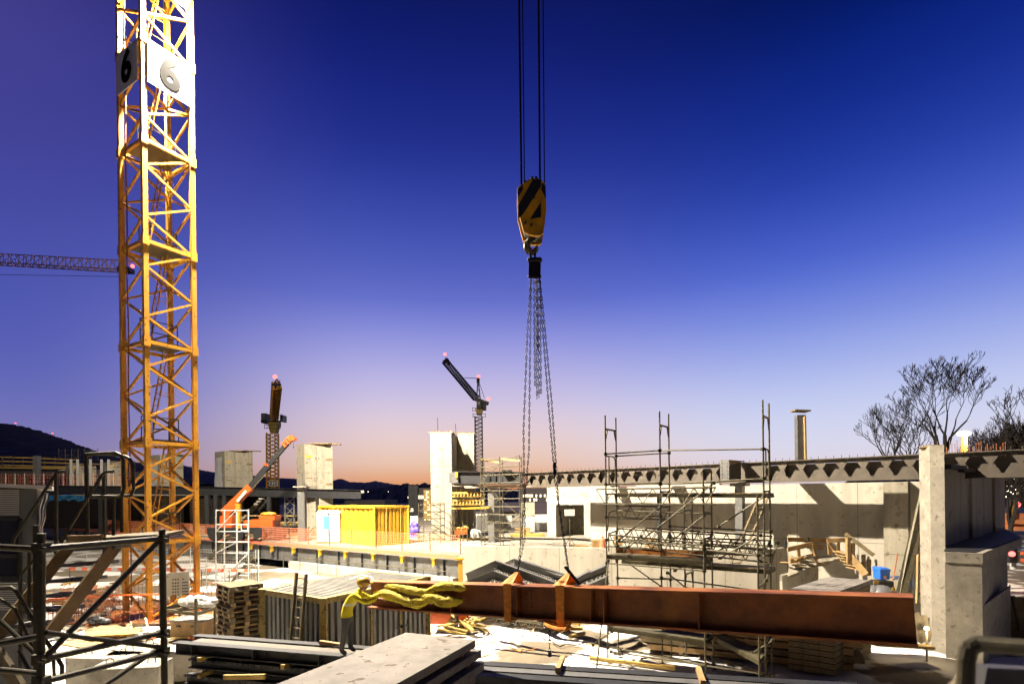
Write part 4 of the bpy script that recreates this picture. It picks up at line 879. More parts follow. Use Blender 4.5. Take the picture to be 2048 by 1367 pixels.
for lab, a, b in (('long diagonal brace rising to the short middle frame', P(1280,1082,16.3), P(1427,966,15.2)), ('long diagonal brace rising to the right frame', P(1438,1052,15.1), P(1528,992,14.2)), ('diagonal brace below the upper deck at left', P(1246,1118,16.4), P(1322,1172,16.0)), ('diagonal brace below the deck in the middle', P(1335,1145,15.8), P(1372,1175,15.6)), ('small brace in the lower middle of the scaffold', P(1250,1100,16.3), P(1282,1072,16.2)),
                  ('outrigger tube leaning at the left foot of the scaffold', P(1217,1120,16.4), P(1192,1345,15.2)), ('short tube sticking out left of the scaffold foot', P(1186,1288,15.6), P(1224,1262,16.6)), ('ground level tube along the scaffold front', P(1222,1302,16.5), P(1545,1350,14.2)), ('brace near the right scaffold foot', P(1505,1305,14.6), P(1545,1280,14.3)), ('brace from the right frame over the wooden pile', P(1368,1095,15.5), P(1402,1085,15.2))):
    mb = MB(); sc_bar(mb, a, b, .022); mb.box(a, (.08,.08,.08)).box(b, (.08,.08,.08)); tag(mb.build('scaffold_tube', 'galv'), lab, 'tube')
railset('mid height rails between the scaffold frames', [(h(L0,3.72,.0), h(LM,3.66,.0)), (h(L0,3.45,1), h(L2,3.4,1)), (h(LM,3.55), h(LN,3.5)), (h(L1,3.75,1), h(L2,3.65,1))])
railset('low rails tying the scaffold feet together', [(h(L0,.42), h(LM,.32)), (h(LM,.35,1), h(LN,.25,1)), (h(L0,.2,1), h(LM,.15,1))])
truss_beam('loose lattice girder lying on the middle lift of the scaffold', h(L0,3.86,.3), h(L2,3.6,.5), .36, 12)
truss_beam('short lattice girder across the left bay below the top deck', h(L0,4.75,1.05), h(L1,4.7,1.05), .4, 4)
railset('extra rails in the middle lifts of the scaffold', [(h(L0,4.42), h(L1,4.45)), (h(L0,3.0,0), h(LM,2.95,0)), (h(L1,4.1,1), h(L2,4.05,1)), (h(L0,2.45,1), h(L1,2.45,1)), (h(L1,2.6), h(L2,2.5)), (h(L0,3.3,1), h(LM,3.3,1))])
railset('inner handrail loops on the middle deck of the scaffold', [(h(L0,3.35,.2), h(L0,3.9,.2), h(L0,3.95,.9), h(L0,3.35,.9)), (h(LM,3.3,.2), h(LM,3.85,.2), h(LM,3.85,.9), h(LM,3.3,.9))], couplers=False)
ladder_frame('low ladder frame in the rear row of the scaffold, left of the middle', 1372, 16.9, 5.0)
for lab, a, b in (('crossing brace in the left bay of the scaffold', P(1238,1080,16.4), P(1322,1010,16.2)), ('crossing brace in the middle bay of the scaffold', P(1345,1080,15.9), P(1408,1030,15.3)), ('brace in the right bay under the lattice girder', P(1440,1115,15.0), P(1520,1070,14.3)), ('brace between the rear frames near the leaning ladder', P(1350,1140,16.0), P(1470,1085,15.2)), ('steep brace at the right scaffold frame', P(1532,1160,14.2), P(1555,1085,14.6))):
    mb = MB(); sc_bar(mb, a, b, .022); mb.box(a, (.08,.08,.08)).box(b, (.08,.08,.08)); tag(mb.build('scaffold_tube', 'galv'), lab, 'tube')
# wooden ladder behind scaffold
def ladder(label, a, b, w_, ms='wood_y', n=9, name='ladder', rr=.03, side=None):
    a = Vector(a); b = Vector(b); d = (b-a).normalized(); s_ = side or Vector((1, .3, 0)).normalized(); t = thing(name, label, 'ladder', a)
    for k in (-1, 1): mb = MB(); mb.bar(a+s_*w_/2*k, b+s_*w_/2*k, rr, .07, up=s_.cross(d)); part(t, 'stile', mb, ms)
    for i in range(n): p = a+(b-a)*(i+.5)/n; mb = MB(); mb.tube(p-s_*w_/2, p+s_*w_/2, .016, n=6); part(t, 'rung', mb, ms)
    return t
ladder('olive ladder leaning behind the right bay of the scaffold', P(1468, 1133, 17.5), P(1530, 985, 16.3), .34, 'wood_old', 9)
ladder('wooden ladder with four rungs leaning on the silver container', P(590, 1285, 12.75), P(603, 1146, 13.25), .36, 'wood_old', 7, side=Vector((.85,-.5,0)), rr=.05)
# ================================================================== wooden slab pile at right
def pile(name, label, cat, layers, ms, gap=.05):   # layers: list of (4 ground points, z0, z1)
    t = thing(name, label, cat, layers[0][0][0])
    for ps, z0, z1, pn in layers: mb = MB(); mb.prism([Vector((p.x, p.y, z0)) for p in ps], (0,0,z1-z0)); part(t, pn, mb, ms)
    return t
q0 = XZ(1322, 17.4); q1 = XZ(1688, 15.3); qd = (q1-q0).normalized(); qn = Vector((-qd.y, qd.x, 0)); 
Lq = (q1-q0).length
for i in range(8):
    z0 = .06+i*.225; sh = random.uniform(-.25, .25); e_ = random.uniform(-.3, .3)
    a = q0+qd*(sh-(.6 if i < 3 else 0)); b = q0+qd*(Lq+e_+.3*(i < 4)); 
    mb = MB(); mb.prism([a+Zv*z0, b+Zv*z0, b+qn*1.7+Zv*z0, a+qn*1.7+Zv*z0], (0,0,.17))
    tag(mb.build('formwork_slab', 'wood_old' if i % 3 == 1 else 'wood'), ('formwork panel stacked behind the scaffold foot, %s of eight' % ('lowest','second from the bottom','third from the bottom','fourth from the bottom','fifth','sixth','seventh','topmost')[i]), 'panel', 'formwork panels stacked behind the scaffold')
    for s_ in (.12, .5, .88):
        mb = MB() if s_ == .12 else mb; p = q0+qd*Lq*s_; mb.bar(p+Zv*(z0-.03), p+qn*1.6+Zv*(z0-.03), .1, .055)
    tag(mb.build('spacer_timber', 'wood_old'), 'spacer timbers between the stacked formwork panels', 'spacer', 'spacers between stacked panels')
u0 = G(1575, 1176, 2.35); u1 = G(1655, 1152, 2.35); u2 = G(1741, 1158, 2.35); u3 = u2+(u0-u1)*1.0
W4 = ['first','second','third','fourth','fifth','sixth','seventh','eighth','ninth','tenth','eleventh','twelfth','thirteenth','fourteenth']
for i in range(14):
    z = 2.35-.165*(i+1); mb = MB()
    for k in range(3):
        s0, s1 = k/3+.004, (k+1)/3-.004; mb.prism([Vector((*(u0+(u3-u0)*s0).xy, z)), Vector((*(u0+(u3-u0)*s1).xy, z)), Vector((*(u1+(u2-u1)*s1).xy, z)), Vector((*(u1+(u2-u1)*s0).xy, z))], (0,0,.145))
    tag(mb.build('timber_slab', 'slab' if i == 0 else 'wood_old'), 'weathered timber panel, %s from the top, stacked left of the covered machine' % W4[i], 'panel', 'weathered timber panels behind the red beam')
# ================================================================== area right of the parapet: timber platform, stairs, blue machine
mb = MB(); pa = [G(1578, 1170, 0), G(1650, 1150, 0)]
t = thing('timber_platform', 'timber working platform with wooden guard rails right of the long white wall', 'platform', XZ(1620, 27))
Zf = 23.7
mb = MB(); mb.prism([P(1575, 1152, Zf), P(1636, 1128, Zf+.9), P(1700, 1110, Zf+1.5), P(1580, 1112, Zf+1.5)], (0,0,-.12)); mb.prism([P(1565,1150,Zf+.3), P(1637,1134,Zf+.9), P(1637,1170,Zf+.9), P(1565,1180,Zf+.3)], (0,.25,0)); part(t, 'deck', mb, 'concrete')
mb = MB()
for a, b, z1, z2 in (((1575,1098),(1626,1087),Zf,Zf+.8), ((1575,1078),(1654,1080),Zf+1.2,Zf+1.5), ((1626,1090),(1648,1094),Zf+.8,Zf+.9), ((1580,1122),(1626,1110),Zf,Zf+.8), ((1654,1080),(1692,1079),Zf+1.0,Zf+.9)): mb.bar(P(*a, z1), P(*b, z2), .05, .2)
for a, b, z1 in (((1596,1092),(1600,1134),Zf+.6), ((1624,1086),(1636,1128),Zf+.7), ((1656,1078),(1660,1108),Zf+1.2), ((1676,1078),(1677,1110),Zf+1.2), ((1656,1084),(1684,1120),Zf+1.0), ((1694,1074),(1696,1112),Zf+.7)): mb.bar(P(*a, z1), P(*b, z1), .14, .06)
part(t, 'guard_rail', mb, 'wood')
for i in range(16):
    mb = MB(); a = P(random.uniform(1580, 1640), random.uniform(1112, 1130), Zf+random.uniform(.2, .9)); d_ = Vector((random.uniform(-1,1), random.uniform(-1,1), .05)).normalized()*random.uniform(.5, 1.3); mb.bar(a-d_/2, a+d_/2, .12, .04)
    tag(mb.build('plank', random.choice(['wood', 'wood_old', 'concrete_plain'])), 'loose plank lying on the timber platform right of the white wall', 'plank', 'loose planks on the timber platform')
for x in (1571, 1616): mb = MB(); mb.bar(P(x, 1096, Zf+1.0), P(x, 1074, Zf+1.0), .06, .12); tag(mb.build('steel_upright', 'dark_steel'), 'short dark upright behind the timber guard rail, %s' % ('left one' if x < 1600 else 'right one'), 'post')
t = thing('timber_stair', 'steep wooden stair beside the blue machine', 'stairs', P(1715, 1148, 22.9))
for dz in (0, 1.0):
    mb = MB(); mb.bar(P(1696, 1106, 23.3+dz), P(1732, 1148, 22.8+dz), .06, .28); part(t, 'stringer', mb, 'wood')
mb = MB(); mb.bar(P(1690, 1066, 23.3), P(1748, 1110, 22.8), .06, .16); mb.bar(P(1697, 1092, 23.3), P(1697, 1080, 23.3), .06, .1); part(t, 'handrail', mb, 'wood_old')
for i in range(6): mb = MB(); mb.bar(P(1698+i*5.6, 1106+i*6.6, 23.3), P(1698+i*5.6, 1106+i*6.6, 23.3)+Vector((0,1,0)), .26, .04); part(t, 'tread', mb, 'wood')
for x, y0, y1 in ((1697,1074,1126),(1706,1085,1120),(1727,1108,1146),(1738,1118,1150)): mb = MB(); mb.bar(P(x, y0, 23.2), P(x, y1, 23.2), .14, .08); part(t, 'post', mb, 'wood')
t = thing('machine', 'blue construction machine with a yellow label near the leaning ladder', 'machine', P(1763, 1160, 22.5))
mb = MB(); c = P(1763, 1148, 22.5); mb.box(c, (.40,.44,.34)).box(c+Zv*.2, (.44,.48,.08)); mb.prism([c+Vector((-.2,-.22,.242)), c+Vector((.2,-.22,.242)), c+Vector((.14,-.16,.3)), c+Vector((-.14,-.16,.3))], (0,.5,0)); part(t, 'body', mb, 'blue')
mb = MB(); mb.box(c+Vector((0,-.228,-.08)), (.12,.01,.09)); part(t, 'label_plate', mb, 'yellow_paint')
mb = MB(); mb.path([c+Vector((.35,-.2,-.15)), c+Vector((1.1,-.2,-.15)), c+Vector((1.1,-.2,-.6))], .03); mb.path([c+Vector((.35,.3,-.15)), c+Vector((1.1,.3,-.15)), c+Vector((1.1,-.2,-.15))], .03); part(t, 'frame_tube', mb, 'blue')
mb = MB(); mb.box(c+Vector((0,0,-.9)), (.6,.6,1.3)); part(t, 'chassis', mb, 'dark_steel')
t = thing('covered_machine', 'grey tank covered with clear sheet and yellow labels behind the red beam end', 'machine', P(1765, 1230, 19))
mb = MB(); c = P(1764, 1190, 19); mb.ball(c+Zv*-.1, .5, 14, 8, (.95,.9,.95)).ball(c+Vector((.35,.05,-.15)), .36, 12, 7).ball(c+Vector((-.25,.1,.02)), .34, 12, 7).box(c-Zv*.8, (.9,.8,.9)); part(t, 'cover', mb, 'glassy' if 'glassy' in MT else 'cabin', True)
mb = MB(); mb.box(P(1752, 1164, 18.45), (.17,.02,.12)).box(P(1787, 1177, 18.55), (.12,.02,.12)); part(t, 'label_plate', mb, 'yellow_paint')
# long aluminium extension ladder
def ext_ladder(label, a, b, w_, ms, n): 
    return ladder(label, a, b, w_, ms, n, rr=.05, side=Vector((.92,.4,0)))
ext_ladder('long aluminium extension ladder leaning on the roof beam at right', P(1806, 1188, 19.2), P(1849, 985, 20.5), .45, 'galv', 20)
mb = MB(); mb.bar(P(1803, 1186, 19.1), P(1843, 1010, 20.3), .34, .04, up=(-.4,-.9,0)); tag(mb.build('scaffold_plank', 'galv'), 'aluminium plank lying along the extension ladder', 'plank')
ladder('pair of thin timbers leaning beside the column', P(1838, 1205, 18.6), P(1840, 1108, 19.5), .22, 'wood', 3, name='step_ladder')
mb = MB(); mb.tube(P(1786, 1160, 22), P(1795, 1106, 23), .025); tag(mb.build('leaning_bar', 'rebar'), 'thin rusty bar leaning against the wall above the blue machine', 'bar')
# small lit wrapped lamp at the beam end
t = thing('work_lamp', 'glowing work lamp under a pale sheet beside the concrete column foot', 'lamp', XZ(1851, 16.2))
lc = P(1853, 1256, 16.2); mb = MB(); mb.ball(lc, .07, 10, 6); part(t, 'lamp', mb, 'warmlamp2' if 'warmlamp2' in MT else 'litwin')
mb = MB(); vs = []; fs = []
for i in range(10):
    for j in range(7): vs.append(lc+Vector((-.30+.07*i, .25+.06*math.sin(i*1.7+j), -.5+.17*j*(1-.03*i)+.05*math.cos(i*2+j))))
for i in range(9):
    for j in range(6): q = i*7+j; fs.append((q, q+7, q+8, q+1))
mb.add(vs, fs); mb.path([lc-Zv*.1, lc-Zv*1.1], .03); part(t, 'sheet', mb, 'render_wall', True)
mb = MB(); mb.bar(P(1745, 1286, 15.8), P(1862, 1293, 16.0), .3, .08); tag(mb.build('timber_beam', 'wood_y'), 'yellow timber lying on the ground below the red beam end', 'timber')
# ================================================================== castoff: mobile scaffolds on deck
def tower_scaffold(name, label, a, b, c, ztop, n, ms='galv', z0=D, cat='scaffold tower', deep=1.2, diag=True):
    # a,b,(c): px columns with distance, front legs; deep: rear offset
    t = thing(name, label, cat, XZ(*a, z0)); cols = [XZ(*q, z0) for q in (a, b, c) if q]
    off = Vector((.15, deep, 0)); r = .028
    for p in cols:
        for q in (p, p+off): mb = MB(); mb.tube(q, q+Zv*(ztop-z0), r, n=6); part(t, 'leg', mb, ms)
    mb = MB()
    for i in range(n+1):
        z = (ztop-z0-.12)*(i+.3)/(n+.3)
        for p, q in zip(cols, cols[1:]):
            mb.tube(p+Zv*z, q+Zv*z, .02, n=5); mb.tube(p+off+Zv*z, q+off+Zv*z, .02, n=5)
        for p in cols: mb.tube(p+Zv*z, p+off+Zv*z, .02, n=5)
    part(t, 'rung', mb, ms)
    if diag:
        mb = MB(); k = 0
        for i in range(0, n, 2):
            z0_, z1_ = (ztop-z0)*i/n, (ztop-z0)*(i+2)/n
            for p, q in zip(cols, cols[1:]):
                A_, B_ = (p, q) if (i//2+k) % 2 == 0 else (q, p); mb.tube(A_+Zv*z0_, B_+Zv*min(z1_, ztop-z0), .018, n=5); k += 1
        part(t, 'brace', mb, ms)
    return t
q = XZ(1001, 32.5, D)
tower_scaffold('mobile_scaffold', 'tall aluminium mobile scaffold in front of the left end of the roof beam', (963,33.5), (1001,32.5), (1041,31.5), 7.4, 11)
mb = MB(); mb.bar(P(962,919,33.6), P(1000,924,32.6), .05, .12).bar(P(1002,917,32.4), P(1040,921,31.4), .05, .12); tag(mb.build('toe_board', 'wood'), 'orange toe board on top of the tall mobile scaffold', 'toe board')
tower_scaffold('mobile_scaffold', 'low aluminium scaffold standing left of the tallest concrete tower', (838,38.5), (881,37.5), None, 4.55, 5)
q = G(986, 1084, D); t = thing('concrete_pillar', 'square pale pillar inside the tall mobile scaffold', 'pillar', q)
mb = MB(); mb.prism([q+Vector((-.32,0,0)), q+Vector((.1,-.1,0)), q+Vector((.42,.5,0)), q+Vector((-.2,.6,0))], (0,0,3.75)); part(t, 'shaft', mb, 'grey_steel')
mb = MB(); mb.bar(q+Vector((-1.9,.3,3.85)), q+Vector((1.6,-.2,3.85)), .6, .16); part(t, 'head', mb, 'concrete_plain')
# girder between left core and roof beam
t = thing('transfer_girder', 'deep dark steel girder running from the tall concrete pair to the roof beam', 'steel beam', P(908, 968, 38))
mb = MB(); mb.ibeam(P(908, 942, 37.6), P(1046, 943, 36.2), .86, .45, .04, .03); part(t, 'beam', mb, 'dark_steel')
mb = MB(); mb.bar(P(908, 944, 37.5), P(908, 966, 37.5), .04, .7, up=(1,0,0)); q = P(912, 954, 37.3); mb.box(q, (.28,.05,.72)); part(t, 'end_plate', mb, 'grey_steel')
mb = MB(); mb.box(P(913, 949, 37.2), (.15,.03,.4)); part(t, 'label_plate', mb, 'yellow_paint')
for x in (975, 987, 1012, 1024): mb = MB(); mb.bar(P(x, 943, 36.6), P(x, 967, 36.6), .03, .3, up=(1,0,0)); part(t, 'stiffener', mb, 'dark_steel')
mb = MB(); mb.bar(P(1003, 941, 36.2), P(1024, 941, 36.2), .4, .12); part(t, 'bolted_splice', mb, 'black')
mb = MB(); mb.prism([P(905,972,37.5), P(1100,974,36), P(1100,972,36), P(905,968,37.5)], (0,.4,0)); part(t, 'bearing_strip', mb, 'concrete_plain')
# yellow formwork platform
t = thing('formwork_platform', 'yellow timber formwork platform on props between the concrete towers', 'formwork', P(935, 1020, 38))
mb = MB()
for i, (x0, x1, y) in enumerate(((903,968,985),(905,966,992),(906,968,1000),(904,970,1008),(901,972,1016))): mb.bar(P(x0, y, 37.8), P(x1, y, 37.6), .3+.2*(i % 2), .12)
for i in range(10): x = 907+i*6.6; mb.bar(P(x, 1005, 37.2), P(x, 1005, 37.2)+Vector((0,2,0)), .08, .14); mb.bar(P(x+2, 988, 37.2), P(x+2, 988, 37.2)+Vector((0,2,0)), .08, .14)
part(t, 'timber_layer', mb, 'wood_y')
for x in (914, 922, 934, 941): mb = MB(); mb.tube(P(x, 990, 38), P(x, 978, 38), .07); part(t, 'upright', mb, 'wood_y')
for x in (903, 908, 925, 934, 947): mb = MB(); q = P(x, 1010, 38.2); mb.tube(Vector((q.x,q.y,D)), q, .035); part(t, 'prop', mb, 'galv')
mb = MB(); mb.bar(P(925, 1016, 37), P(980, 1014, 36.8), .7, .09); part(t, 'walk_board', mb, 'yellow_paint')
ladder('thin ladder leaning on the yellow formwork platform', G(911, 1078, D)+Vector((0,-.2,0)), P(924, 985, 37.2), .42, 'galv', 14, side=Vector((1,0,0)))
t = thing('site_trolley', 'low motor trolley loaded with orange crate and rubble on the deck', 'trolley', G(915, 1078, D))
c = G(915, 1078, D); mb = MB(); mb.box(c+Zv*.32, (1.9,.9,.12)).box(c+Vector((-1.0,0,.45)), (.3,.7,.5)); part(t, 'chassis', mb, 'dark_steel')
for dx, dy in ((-.7,-.45),(.7,-.45),(-.7,.4),(.7,.4)): mb = MB(); mb.tube(c+Vector((dx,dy,.2)), c+Vector((dx,dy+.12,.2)), .2, n=14); part(t, 'wheel', mb, 'black')
mb = MB(); mb.box(c+Vector((.1,0,.56)), (1.3,.8,.34)); part(t, 'crate', mb, 'orange')
mb = MB(); [mb.ball(c+Vector((random.uniform(-.6,.8), random.uniform(-.3,.3), .78+random.uniform(0,.12))), .13, 6, 4) for _ in range(14)]; part(t, 'load', mb, 'wood_y')
mb = MB(); mb.path([c+Vector((-1.05,-.2,.5)), c+Vector((-1.25,-.2,.9)), c+Vector((-1.0,-.2,1.05))], .03); part(t, 'handlebar', mb, 'black')
mb = MB(); c = G(947, 1074, D); mb.ball(c+Zv*.25, .5, 10, 6, (.9,.8,.9)).ball(c+Vector((.3,.1,.2)), .4, 10, 6); tag(mb.build('covered_heap', 'sheet'), 'small heap under grey sheet right of the trolley', 'heap')
# work light on stand, gas bottle, pallets
c = G(1140, 1092, D)
t = thing('work_light', 'unlit work light on a thin stand in front of the doorway', 'work light', c)
mb = MB(); mb.tube(c, c+Zv*2.0, .03); [mb.tube(c+Zv*.5, c+Vector((.4*math.cos(a_), .4*math.sin(a_), 0)), .018) for a_ in (0.3, 2.4, 4.5)]; part(t, 'stand', mb, 'galv')
mb = MB(); mb.box(c+Zv*2.12, (.62,.22,.4)); part(t, 'head', mb, 'white_tube')
c = G(1205, 1094, D); t = thing('gas_bottle', 'red gas bottle on the deck edge beside the scaffold', 'gas bottle', c); mb = MB(); mb.tube(c, c+Zv*.48, .19, n=14).ball(c+Zv*.48, .19, 14, 6, (1,1,.5)); part(t, 'bottle', mb, 'red_white'); mb = MB(); mb.tube(c+Zv*.56, c+Zv*.68, .06); part(t, 'valve', mb, 'orange')
for (x, y, w_, hh_, ms, lab) in ((1160,1092,.9,.1,'wood','flat timber stack on the deck near the work light'), (1192,1093,.5,.45,'wood','small crate left of the red gas bottle'), (1209,1062,.6,.8,'red','rusty box against the pale wall behind the gas bottle'), (1055,1072,2.6,.22,'wood_y','yellow timber stack behind the chains on the deck'), (1045,1066,1.2,.5,'wood','crate on the far side of the deck behind the chains'), (955,1078,2.8,.1,'wood_y','long yellow timbers lying right of the trolley')):
    c = G(x, y, D); mb = MB(); n = max(1, int(hh_/.11))
    for i in range(n):
        for k in range(4): mb.box(c+Vector((random.uniform(-.05,.05), -.3+.2*k, (i+.5)*hh_/n)), (w_, .16, hh_/n*.86))
    tag(mb.build('timber_stack', ms), lab, 'timber stack')
for (x0, x1, y) in ((1226,1275,1090),(1290,1345,1095),(1380,1440,1094)):
    mb = MB(); a = G(x0, y, D); b = G(x1, y, D); mb.bar(a+Zv*.5, b+Zv*.5, .1, .12).bar(a+Zv*.15, b+Zv*.15, .3, .14); [mb.bar(a+(b-a)*k-Vector((.2,0,0)), a+(b-a)*k+Zv*.5, .06) for k in (.1,.5,.9)]; [mb.bar(a+(b-a)*k+Vector((.2,0,0)), a+(b-a)*k+Zv*.5, .06) for k in (.1,.5,.9)]
    tag(mb.build('trestle', 'wood'), 'low timber trestle behind the scaffold at px group %s' % 'left' if 0 else 'low timber trestle on the deck behind the scaffold, %s of three' % ('left' if x0 < 1250 else 'middle' if x0 < 1300 else 'right'), 'trestle', 'low trestles behind the scaffold')
# timber piles and debris on the deck at left
def scatter_boards(name, label, n, x0, x1, y0, y1, z, ln, ms, grp, cat='timber', sec=(.14,.08), dirv=None, lift=.1):
    for i in range(n):
        c = G(random.uniform(x0, x1), random.uniform(y0, y1), z)+Zv*random.uniform(.03, lift)
        d_ = (dirv or Vector((random.uniform(-1,1), random.uniform(-1,1), random.uniform(-.1,.1)))).normalized(); d_ = (d_+Vector((random.uniform(-.12,.12), random.uniform(-.12,.12), 0))).normalized()*random.uniform(*ln)
        mb = MB(); mb.bar(c-d_/2, c+d_/2, *sec); tag(mb.build(name, random.choice(ms)), label, cat, grp)
for i in range(14):
    c = G(560+random.uniform(-35, 50), 1064+random.uniform(-5,8), D)+Zv*(.1+.12*i); mb = MB(); d_ = Vector((1, random.uniform(-.1,.1), 0))*random.uniform(3, 5); mb.bar(c-d_/2, c+d_/2, .5, .1); tag(mb.build('timber_beam', random.choice(['wood_y','wood_y','wood'])), 'yellow timber beam in the stack between orange crane and toilets', 'timber', 'timber beams stacked behind the grey column')
scatter_boards('board', 'loose board lying on the deck left of the toilets', 34, 380, 615, 1062, 1080, D, (1,3), ['wood','wood','rebar','concrete_plain'], 'loose boards on the deck left of the toilets', lift=.35)
scatter_boards('board', 'loose board lying on the deck behind the yellow mast', 30, 90, 380, 1042, 1056, D, (1,3.5), ['wood','concrete_plain','rebar','white'], 'loose boards on the deck behind the mast', lift=.5)
mb = MB(); c = G(185, 1044, D); mb.box(c+Zv*.5, (2.2,1.4,1.0)); tag(mb.build('debris_bin', 'wood_old'), 'brown bin with white boards sticking out, on the deck left of the mast', 'bin')
for i in range(5): mb = MB(); a = c+Vector((-.9+.35*i,0,.8)); mb.bar(a, a+Vector((random.uniform(-1.2,-.2), 0, random.uniform(.9,1.6))), .3, .05, up=(0,1,0)); tag(mb.build('white_board', 'white'), 'white board sticking out of the brown bin', 'board', 'white boards in the brown bin')
t = thing('orange_crate', 'orange site hoist cabin behind the mast legs', 'cabin', G(362, 1052, D)); c = G(362, 1052, D); mb = MB(); mb.box(c+Zv*1.0, (1.2,1.0,2.0)); part(t, 'box', mb, 'orange'); mb = MB(); mb.box(c+Vector((-1.3,0,1.9)), (1.4,.08,.08)).box(c+Vector((-1.95,0,1.0)), (.08,.08,1.9)); part(t, 'frame', mb, 'orange')
# ================================================================== white stair tower scaffold near (465,1090)
zs = 31; t = thing('stair_tower', 'white painted scaffold stair tower in front of the deck edge', 'scaffold tower', XZ(465, zs))
mb = MB()
for x in (432, 449, 474, 497):
    for dz in (0, 1.3): q = XZ(x, zs+dz, 0); q2 = P(x, 1018 if dz == 0 else 1022, zs+dz); p_ = MB(); p_.tube(q, q2, .035 if x != 474 else .05, n=6); part(t, 'leg', p_, 'white')
for y in (1020, 1048, 1062, 1083, 1105, 1128, 1150):
    for dz in (0, 1.3): mb.tube(P(431, y, zs+dz), P(498, y, zs+dz), .028, n=5)
    for x in (432, 498): mb.tube(P(x, y, zs), P(x, y, zs+1.3), .024, n=5)
part(t, 'ledger', mb, 'white')
mb = MB()
for a, b in (((432,1062),(474,1018)),((498,1105),(474,1128)),((449,1150),(498,1105)),((474,1083),(432,1105)),((432,1150),(449,1128))): mb.tube(P(*a, zs-.05), P(*b, zs-.05), .024, n=5)
part(t, 'brace', mb, 'white')
mb = MB()
for (x0,y0,x1,y1) in ((418,1118,462,1070),(462,1165,505,1112)):
    for dz in (.2,.9): mb.bar(P(x0,y0,zs+dz), P(x1,y1,zs+dz), .04, .16)
    for k in range(8): p = P(x0+(x1-x0)*k/8+2, y0+(y1-y0)*k/8, zs+.2); mb.bar(p, p+Vector((0,.7,0)), .25, .03)
part(t, 'stair_flight', mb, 'galv')
mb = MB(); mb.path([P(483,1048,zs-.1), P(495,1048,zs-.1), P(496,1060,zs-.1), P(483,1060,zs-.1), P(482,1049,zs-.1)], .03, 5); part(t, 'gate', mb, 'white')
for (x, zz, yt) in ((413,30,1112),(497,29,1095),(517,28.5,1098)): mb = MB(); mb.tube(XZ(x, zz), P(x, yt, zz), .03, n=6); tag(mb.build('pole', 'white'), 'thin white pole standing near the stair tower, %s' % ('left of it' if x < 450 else 'right of it' if x < 500 else 'farthest right'), 'pole')
# ================================================================== pallet stack
pa_, pb_, pc_ = P(459, 1164, 15.2), P(427, 1160, 16.2), P(524, 1158, 15.9)
A_ = Vector((pa_.x, pa_.y, 0)); ex = Vector((pc_.x-pa_.x, pc_.y-pa_.y, 0)); ey = Vector((pb_.x-pa_.x, pb_.y-pa_.y, 0)); wdt = .95; ex = ex.normalized()*.95; ey = ey.normalized()*1.15
nP = 18
def pallet(i, label):
    z = i*.146; jx = Vector((random.uniform(-.03,.03), random.uniform(-.03,.03), 0)) if i else Vector((0,0,0)); o = A_+jx+Zv*z; t = thing('pallet', label, 'pallet', o, 'wooden pallets in the tall stack')
    mb = MB(); exn, eyn = ex.normalized(), ey.normalized()
    for k in range(6): s0 = k/6+.012; s1 = (k+1)/6-.02; mb.prism([o+ey*s0+Zv*.122, o+ex+ey*s0+Zv*.122, o+ex+ey*s1+Zv*.122, o+ey*s1+Zv*.122], (0,0,.02))
    part(t, 'top_board', mb, 'wood_old' if i % 3 else 'wood')
    mb = MB()
    for u_ in (0, .43, .86):
        for v_ in (0, .43, .86): mb = MB(); mb.prism([o+ex*u_+ey*v_+Zv*.02, o+ex*(u_+.14)+ey*v_+Zv*.02, o+ex*(u_+.14)+ey*(v_+.13)+Zv*.02, o+ex*u_+ey*(v_+.13)+Zv*.02], (0,0,.082)); part(t, 'block', mb, 'wood_old' if i % 2 else 'wood')
    mb = MB()
    for u_ in (0, .43, .86):
        for zz, th in ((0, .02), (.102, .02)): mb.prism([o+ex*u_+Zv*zz, o+ex*(u_+.14)+Zv*zz, o+ex*(u_+.14)+ey+Zv*zz, o+ex*u_+ey+Zv*zz], (0,0,th-.001))
    for v_ in (0, .87): mb.prism([o+ey*v_+Zv*.0215, o+ex+ey*v_+Zv*.0215, o+ex+ey*(v_+.13)+Zv*.0215, o+ey*(v_+.13)+Zv*.0215], (0,0,.012))
    part(t, 'bottom_board', mb, 'wood_old'); return t
W_ = ['lowest','second','third','fourth','fifth','sixth','seventh','eighth','ninth','tenth','eleventh','twelfth','thirteenth','fourteenth','fifteenth','sixteenth','seventeenth','topmost']
for i in range(nP): pallet(i, 'weathered wooden pallet, %s from the bottom of the tall stack' % W_[i] if i not in (0, nP-1) else '%s wooden pallet of the tall stack beside the silver container' % W_[i])
